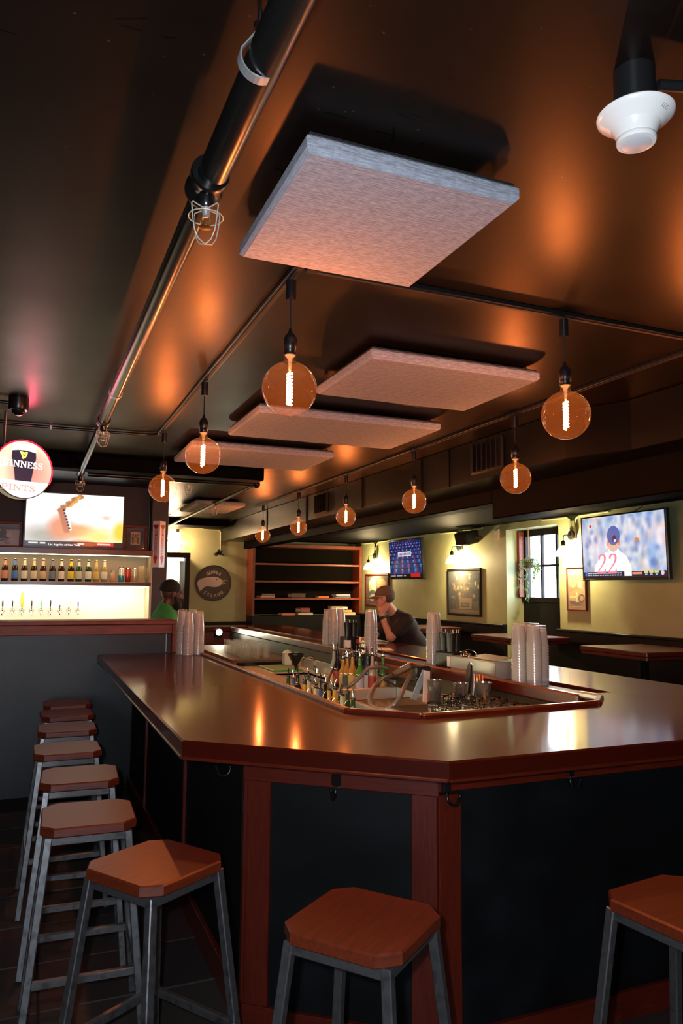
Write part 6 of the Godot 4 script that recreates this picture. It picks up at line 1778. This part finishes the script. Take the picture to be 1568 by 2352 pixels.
	obj("cable", rel(MB.new().tube([Vector3(2.56, 0.97, -5.4), Vector3(2.5, 0.93, -5.2), Vector3(2.52, 0.9, -5.0), Vector3(2.58, 0.97, -4.8)], 0.008, 8), bb), M.black_rubber, bb)


# ---------------------------------------------------------------- people
func head_parts(c: Vector3, b: Basis) -> Array:
	var p := []
	var e := func(x: float, y: float, z: float, rx: float, ry: float, rz: float, k: float) -> void:
		p.append([c + b * Vector3(x, y, z), Vector3(rx, ry, rz), b, k])
	var q := func(x0: float, y0: float, z0: float, x1: float, y1: float, z1: float, r0: float, r1: float, k: float) -> void:
		p.append([c + b * Vector3(x0, y0, z0), c + b * Vector3(x1, y1, z1), r0, r1, k])
	e.call(0, 0.03, -0.012, 0.076, 0.092, 0.096, 0.01)
	e.call(0, -0.05, 0.03, 0.057, 0.066, 0.06, 0.03)
	e.call(0, -0.1, 0.062, 0.026, 0.02, 0.022, 0.02)
	q.call(0, 0.012, 0.088, 0, -0.024, 0.112, 0.008, 0.013, 0.012)
	q.call(-0.016, -0.03, 0.096, 0.016, -0.03, 0.096, 0.009, 0.009, 0.008)
	q.call(-0.045, 0.026, 0.068, 0.045, 0.026, 0.068, 0.014, 0.014, 0.016)
	q.call(-0.02, -0.056, 0.088, 0.02, -0.056, 0.088, 0.007, 0.007, 0.006)
	q.call(-0.017, -0.069, 0.086, 0.017, -0.069, 0.086, 0.008, 0.008, 0.006)
	for s in [-1.0, 1.0]:
		e.call(s * 0.04, -0.02, 0.062, 0.024, 0.024, 0.02, 0.016)
		e.call(s * 0.079, -0.002, -0.008, 0.009, 0.032, 0.019, 0.008)
		e.call(s * 0.031, 0.007, 0.074, 0.013, 0.009, 0.011, 0.004)
	return p


func hand_parts(w: Vector3, f: Vector3, palm: Vector3, thumb: Vector3, curl: float) -> Array:
	var p := []
	var side := thumb.normalized()
	p.append([w, w + f * 0.05, 0.026, 0.034, 0.02])
	p.append([w + f * 0.05 - side * 0.02, w + f * 0.085 - side * 0.026, 0.022, 0.017, 0.014])
	p.append([w + f * 0.05 + side * 0.02, w + f * 0.09 + side * 0.026, 0.022, 0.017, 0.014])
	for k in 4:
		var off := side * (0.03 - 0.02 * k)
		var ln: float = [0.07, 0.08, 0.074, 0.058][k]
		var a := w + f * 0.088 + off
		var m := a + (f * cos(curl) + palm * sin(curl)) * ln * 0.5
		var t := m + (f * cos(curl * 2.1) + palm * sin(curl * 2.1)) * ln * 0.5
		p.append([a, m, 0.0095, 0.0085, 0.004])
		p.append([m, t, 0.0085, 0.0075, 0.004])
	var b := w + f * 0.03 + side * 0.026
	p.append([b, b + f * 0.035 + side * 0.026, 0.013, 0.0105, 0.008])
	p.append([b + f * 0.035 + side * 0.026, b + f * 0.065 + side * 0.03 + palm * 0.012, 0.0105, 0.0085, 0.004])
	return p


func people() -> void:
	# seated man, chin on hand
	var o := thing("person", "man in brown cap and dark shirt seated at the bar, chin on his hand", "person", Vector3(3.78, 0, -7.1))
	var skin := mat("skin_fair", lin(0.52, 0.28, 0.2), 0.5)
	skin.subsurf_scatter_enabled = true
	skin.subsurf_scatter_strength = 0.1
	var hc := Vector3(-0.345, 1.515, 0.0)
	var fw := Vector3(-0.83, -0.1, -0.5).normalized()
	var rt := fw.cross(Vector3.UP).normalized() * -1.0
	var hb := Basis(rt, fw.cross(rt), fw)
	var SL := Vector3(-0.17, 1.295, 0.185)
	var SR := Vector3(-0.15, 1.295, -0.19)
	var EL := Vector3(-0.345, 1.118, 0.155)
	var WL := Vector3(-0.415, 1.345, 0.085)
	var ER := Vector3(-0.37, 1.115, -0.2)
	var WR := Vector3(-0.53, 1.105, -0.03)
	var torso := [[Vector3(0.07, 0.91, 0), Vector3(-0.02, 1.02, 0), 0.125, 0.13, 0.05], [Vector3(-0.02, 1.02, 0), Vector3(-0.13, 1.2, 0), 0.13, 0.135, 0.06], [Vector3(-0.16, 1.27, -0.1), Vector3(-0.16, 1.27, 0.1), 0.085, 0.085, 0.07], [Vector3(-0.02, 1.03, -0.07), Vector3(-0.02, 1.03, 0.07), 0.11, 0.11, 0.06], [Vector3(-0.12, 1.19, -0.08), Vector3(-0.12, 1.19, 0.08), 0.11, 0.11, 0.06]]
	var body := MB.new()
	var parts := torso.duplicate()
	parts.append_array([[Vector3(-0.2, 1.32, 0), hc + Vector3(0.03, -0.07, 0.01), 0.06, 0.054, 0.04], [SL, EL, 0.052, 0.042, 0.03], [EL, WL, 0.043, 0.029, 0.02], [SR, ER, 0.052, 0.042, 0.03], [ER, WR, 0.043, 0.029, 0.02]])
	for s in [-1.0, 1.0]:
		parts.append_array([[Vector3(0.05, 0.86, s * 0.09), Vector3(-0.34, 0.83, s * 0.13), 0.09, 0.062, 0.05], [Vector3(-0.34, 0.83, s * 0.13), Vector3(-0.3, 0.42, s * 0.12), 0.06, 0.045, 0.03], [Vector3(-0.29, 0.38, s * 0.12), Vector3(-0.46, 0.33, s * 0.13), 0.042, 0.035, 0.02]])
	nets(body, parts, 0.014)
	nets(body, head_parts(hc, hb), 0.005)
	nets(body, hand_parts(WL, (hc + Vector3(-0.045, -0.05, 0.06) - WL).normalized(), Vector3(0.5, 0.0, -0.85).normalized(), Vector3(0.7, 0.2, 0.6), 0.35), 0.0045)
	nets(body, hand_parts(WR, Vector3(-0.35, -0.02, 0.93).normalized(), Vector3(0, -1, 0), Vector3(-0.9, 0, -0.35), 0.15), 0.0045)
	obj("body", body, skin, o)
	var shirt := MB.new()
	var sp := []
	for t in torso:
		sp.append([t[0], t[1], t[2] + 0.014, t[3] + 0.014, t[4]])
	sp.append_array([[SL, SL.lerp(EL, 0.62), 0.072, 0.07, 0.04], [SR, SR.lerp(ER, 0.62), 0.072, 0.07, 0.04], [Vector3(-0.18, 1.31, 0), Vector3(-0.22, 1.35, 0), 0.078, 0.068, 0.04]])
	nets(shirt, sp, 0.013)
	obj("t_shirt", shirt, mat("dark_cloth", lin(0.022, 0.014, 0.014), 0.85), o)
	obj("back_print", MB.new().ball(Vector3(0.072, 1.075, 0.085), Vector3(0.012, 0.05, 0.06), 12, Basis(Vector3(0, 0, 1), -0.5) * Basis(Vector3.UP, -0.75)), mat("red_print", lin(0.11, 0.012, 0.022), 0.8), o)
	var trous := MB.new()
	var tp := []
	for s in [-1.0, 1.0]:
		tp.append_array([[Vector3(0.06, 0.872, s * 0.08), Vector3(-0.34, 0.845, s * 0.13), 0.102, 0.076, 0.05], [Vector3(-0.34, 0.83, s * 0.13), Vector3(-0.3, 0.44, s * 0.12), 0.072, 0.06, 0.03]])
	nets(trous, tp, 0.014)
	obj("trousers", trous, mat("denim", lin(0.02, 0.026, 0.045), 0.85), o)
	for s in [-1.0, 1.0]:
		obj("shoe", MB.new().ball(Vector3(-0.385, 0.345, s * 0.125), Vector3(0.13, 0.05, 0.05), 14), M.black_rubber, o)
	# cap
	var cap := MB.new()
	cap.ball(hc + hb * Vector3(0, 0.035, -0.012), Vector3(0.088, 0.1, 0.108), 24, hb, -0.05, 1.0)
	obj("cap", cap, mat("cap_brown", lin(0.12, 0.085, 0.06), 0.85), o)
	var brim := MB.new()
	for k in 12:
		var a0 := lerpf(-1.15, 1.15, k / 12.0)
		var a1 := lerpf(-1.15, 1.15, (k + 1) / 12.0)
		var g := func(a: float, rr: float, y: float) -> Vector3:
			return hc + hb * Vector3(sin(a) * 0.086 * (1.0 + 0.0 * rr), y - 0.02 * sin(a) * sin(a), cos(a) * 0.1 + rr * cos(a))
		for yy in [0.03, 0.036]:
			brim.quad(g.call(a0, 0.0, yy), g.call(a1, 0.0, yy), g.call(a1, 0.075, yy - 0.014), g.call(a0, 0.075, yy - 0.014), hb.y if yy > 0.033 else -hb.y)
		brim.quad(g.call(a0, 0.075, 0.016), g.call(a1, 0.075, 0.016), g.call(a1, 0.075, 0.022), g.call(a0, 0.075, 0.022), hb.z)
	obj("cap_brim", brim, M.cap_brown, o)
	obj("hair", MB.new().ball(hc + hb * Vector3(0, 0.012, -0.03), Vector3(0.081, 0.066, 0.086), 20, hb, -0.95, 0.6), mat("hair_grey", lin(0.09, 0.06, 0.045), 0.8), o)
	var gl := MB.new()
	for s in [-1.0, 1.0]:
		gl.tube([hc + hb * Vector3(s * 0.083, 0.014, -0.01), hc + hb * Vector3(s * 0.076, 0.014, 0.08), hc + hb * Vector3(s * 0.03, 0.016, 0.105)], 0.0025, 6)
	obj("spectacles", gl, M.brass, o)
	obj("wristwatch", MB.new().tube([WL.lerp(EL, 0.06), WL.lerp(EL, 0.19)], 0.0365, 16), M.black_rubber, o)
	var st: Node3D = get_node("bar_stool")
	copy(st, Vector3(3.9, 0, -7.1), 0.2, "stool hidden under the seated man at the bar's far side", "bar stools")

	# bartender in profile
	var b := thing("person", "bearded bartender in a green shirt standing in profile behind the half wall", "person", Vector3(1.21, 0, -7.06))
	var dark := mat("skin_dark", lin(0.085, 0.035, 0.022), 0.45)
	hc = Vector3(0.005, 1.548, 0.0)
	fw = Vector3(0.97, -0.1, -0.15).normalized()
	rt = fw.cross(Vector3.UP).normalized() * -1.0
	hb = Basis(rt, fw.cross(rt), fw)
	torso = [[Vector3(-0.04, 0.92, 0), Vector3(-0.05, 1.12, 0), 0.13, 0.12, 0.05], [Vector3(-0.05, 1.12, 0), Vector3(-0.05, 1.26, 0), 0.12, 0.125, 0.06], [Vector3(-0.06, 1.32, -0.12), Vector3(-0.06, 1.32, 0.12), 0.075, 0.075, 0.07], [Vector3(-0.045, 1.05, -0.07), Vector3(-0.045, 1.05, 0.07), 0.1, 0.1, 0.06], [Vector3(-0.05, 1.22, -0.09), Vector3(-0.05, 1.22, 0.09), 0.1, 0.1, 0.06]]
	body = MB.new()
	parts = torso.duplicate()
	parts.append([Vector3(-0.055, 1.36, 0), hc + Vector3(-0.03, -0.06, 0), 0.06, 0.056, 0.04])
	sp = []
	for t in torso:
		sp.append([t[0], t[1], t[2] + 0.014, t[3] + 0.014, t[4]])
	sp.append([Vector3(-0.055, 1.36, 0), Vector3(-0.052, 1.42, 0), 0.085, 0.068, 0.05])
	tp = []
	for s in [-1.0, 1.0]:
		var sh := Vector3(-0.06, 1.34, s * 0.19)
		var el := Vector3(-0.08, 1.08, s * 0.25)
		var wr := Vector3(0.13, 0.98, s * 0.2)
		parts.append_array([[sh, el, 0.052, 0.042, 0.03], [el, wr, 0.042, 0.029, 0.02]])
		sp.append_array([[sh, sh.lerp(el, 0.6), 0.068, 0.066, 0.04]])
		parts.append_array([[Vector3(-0.04, 0.9, s * 0.09), Vector3(-0.02, 0.5, s * 0.1), 0.09, 0.06, 0.05], [Vector3(-0.02, 0.5, s * 0.1), Vector3(-0.05, 0.1, s * 0.1), 0.058, 0.042, 0.03], [Vector3(-0.06, 0.06, s * 0.1), Vector3(0.1, 0.045, s * 0.11), 0.042, 0.035, 0.02]])
		tp.append_array([[Vector3(-0.04, 0.93, s * 0.08), Vector3(-0.02, 0.5, s * 0.1), 0.11, 0.075, 0.05], [Vector3(-0.02, 0.5, s * 0.1), Vector3(-0.05, 0.12, s * 0.1), 0.073, 0.062, 0.03]])
		nets(body, hand_parts(wr, Vector3(0.9, -0.3, 0), Vector3(0, -1, 0), Vector3(0, 0.2, -s), 0.4), 0.006)
	nets(body, parts, 0.014)
	nets(body, head_parts(hc, hb), 0.005)
	obj("body", body, dark, b)
	shirt = MB.new()
	nets(shirt, sp, 0.013)
	obj("shirt", shirt, mat("green_cloth", lin(0.03, 0.26, 0.05), 0.85), b)
	trous = MB.new()
	nets(trous, tp, 0.016)
	obj("trousers", trous, M.dark_cloth, b)
	for s in [-1.0, 1.0]:
		obj("shoe", MB.new().ball(Vector3(0.03, 0.05, s * 0.105), Vector3(0.14, 0.05, 0.05), 14), M.black_rubber, b)
	var hr := mat("hair_black", lin(0.012, 0.009, 0.008), 0.9)
	obj("hair", MB.new().ball(hc + hb * Vector3(0, 0.045, -0.02), Vector3(0.084, 0.094, 0.1), 24, hb, -0.3, 1.0), hr, b)
	var bd := MB.new()
	nets(bd, [[hc + hb * Vector3(0, -0.085, 0.055), Vector3(0.05, 0.05, 0.05), hb, 0.02], [hc + hb * Vector3(-0.055, -0.03, 0.02), hc + hb * Vector3(-0.035, -0.09, 0.05), 0.016, 0.03, 0.02], [hc + hb * Vector3(0.055, -0.03, 0.02), hc + hb * Vector3(0.035, -0.09, 0.05), 0.016, 0.03, 0.02], [hc + hb * Vector3(0, -0.11, 0.075), Vector3(0.035, 0.035, 0.035), hb, 0.02], [hc + hb * Vector3(-0.024, -0.046, 0.088), hc + hb * Vector3(0.024, -0.046, 0.088), 0.0085, 0.0085, 0.01]], 0.005)
	obj("beard", bd, hr, b)
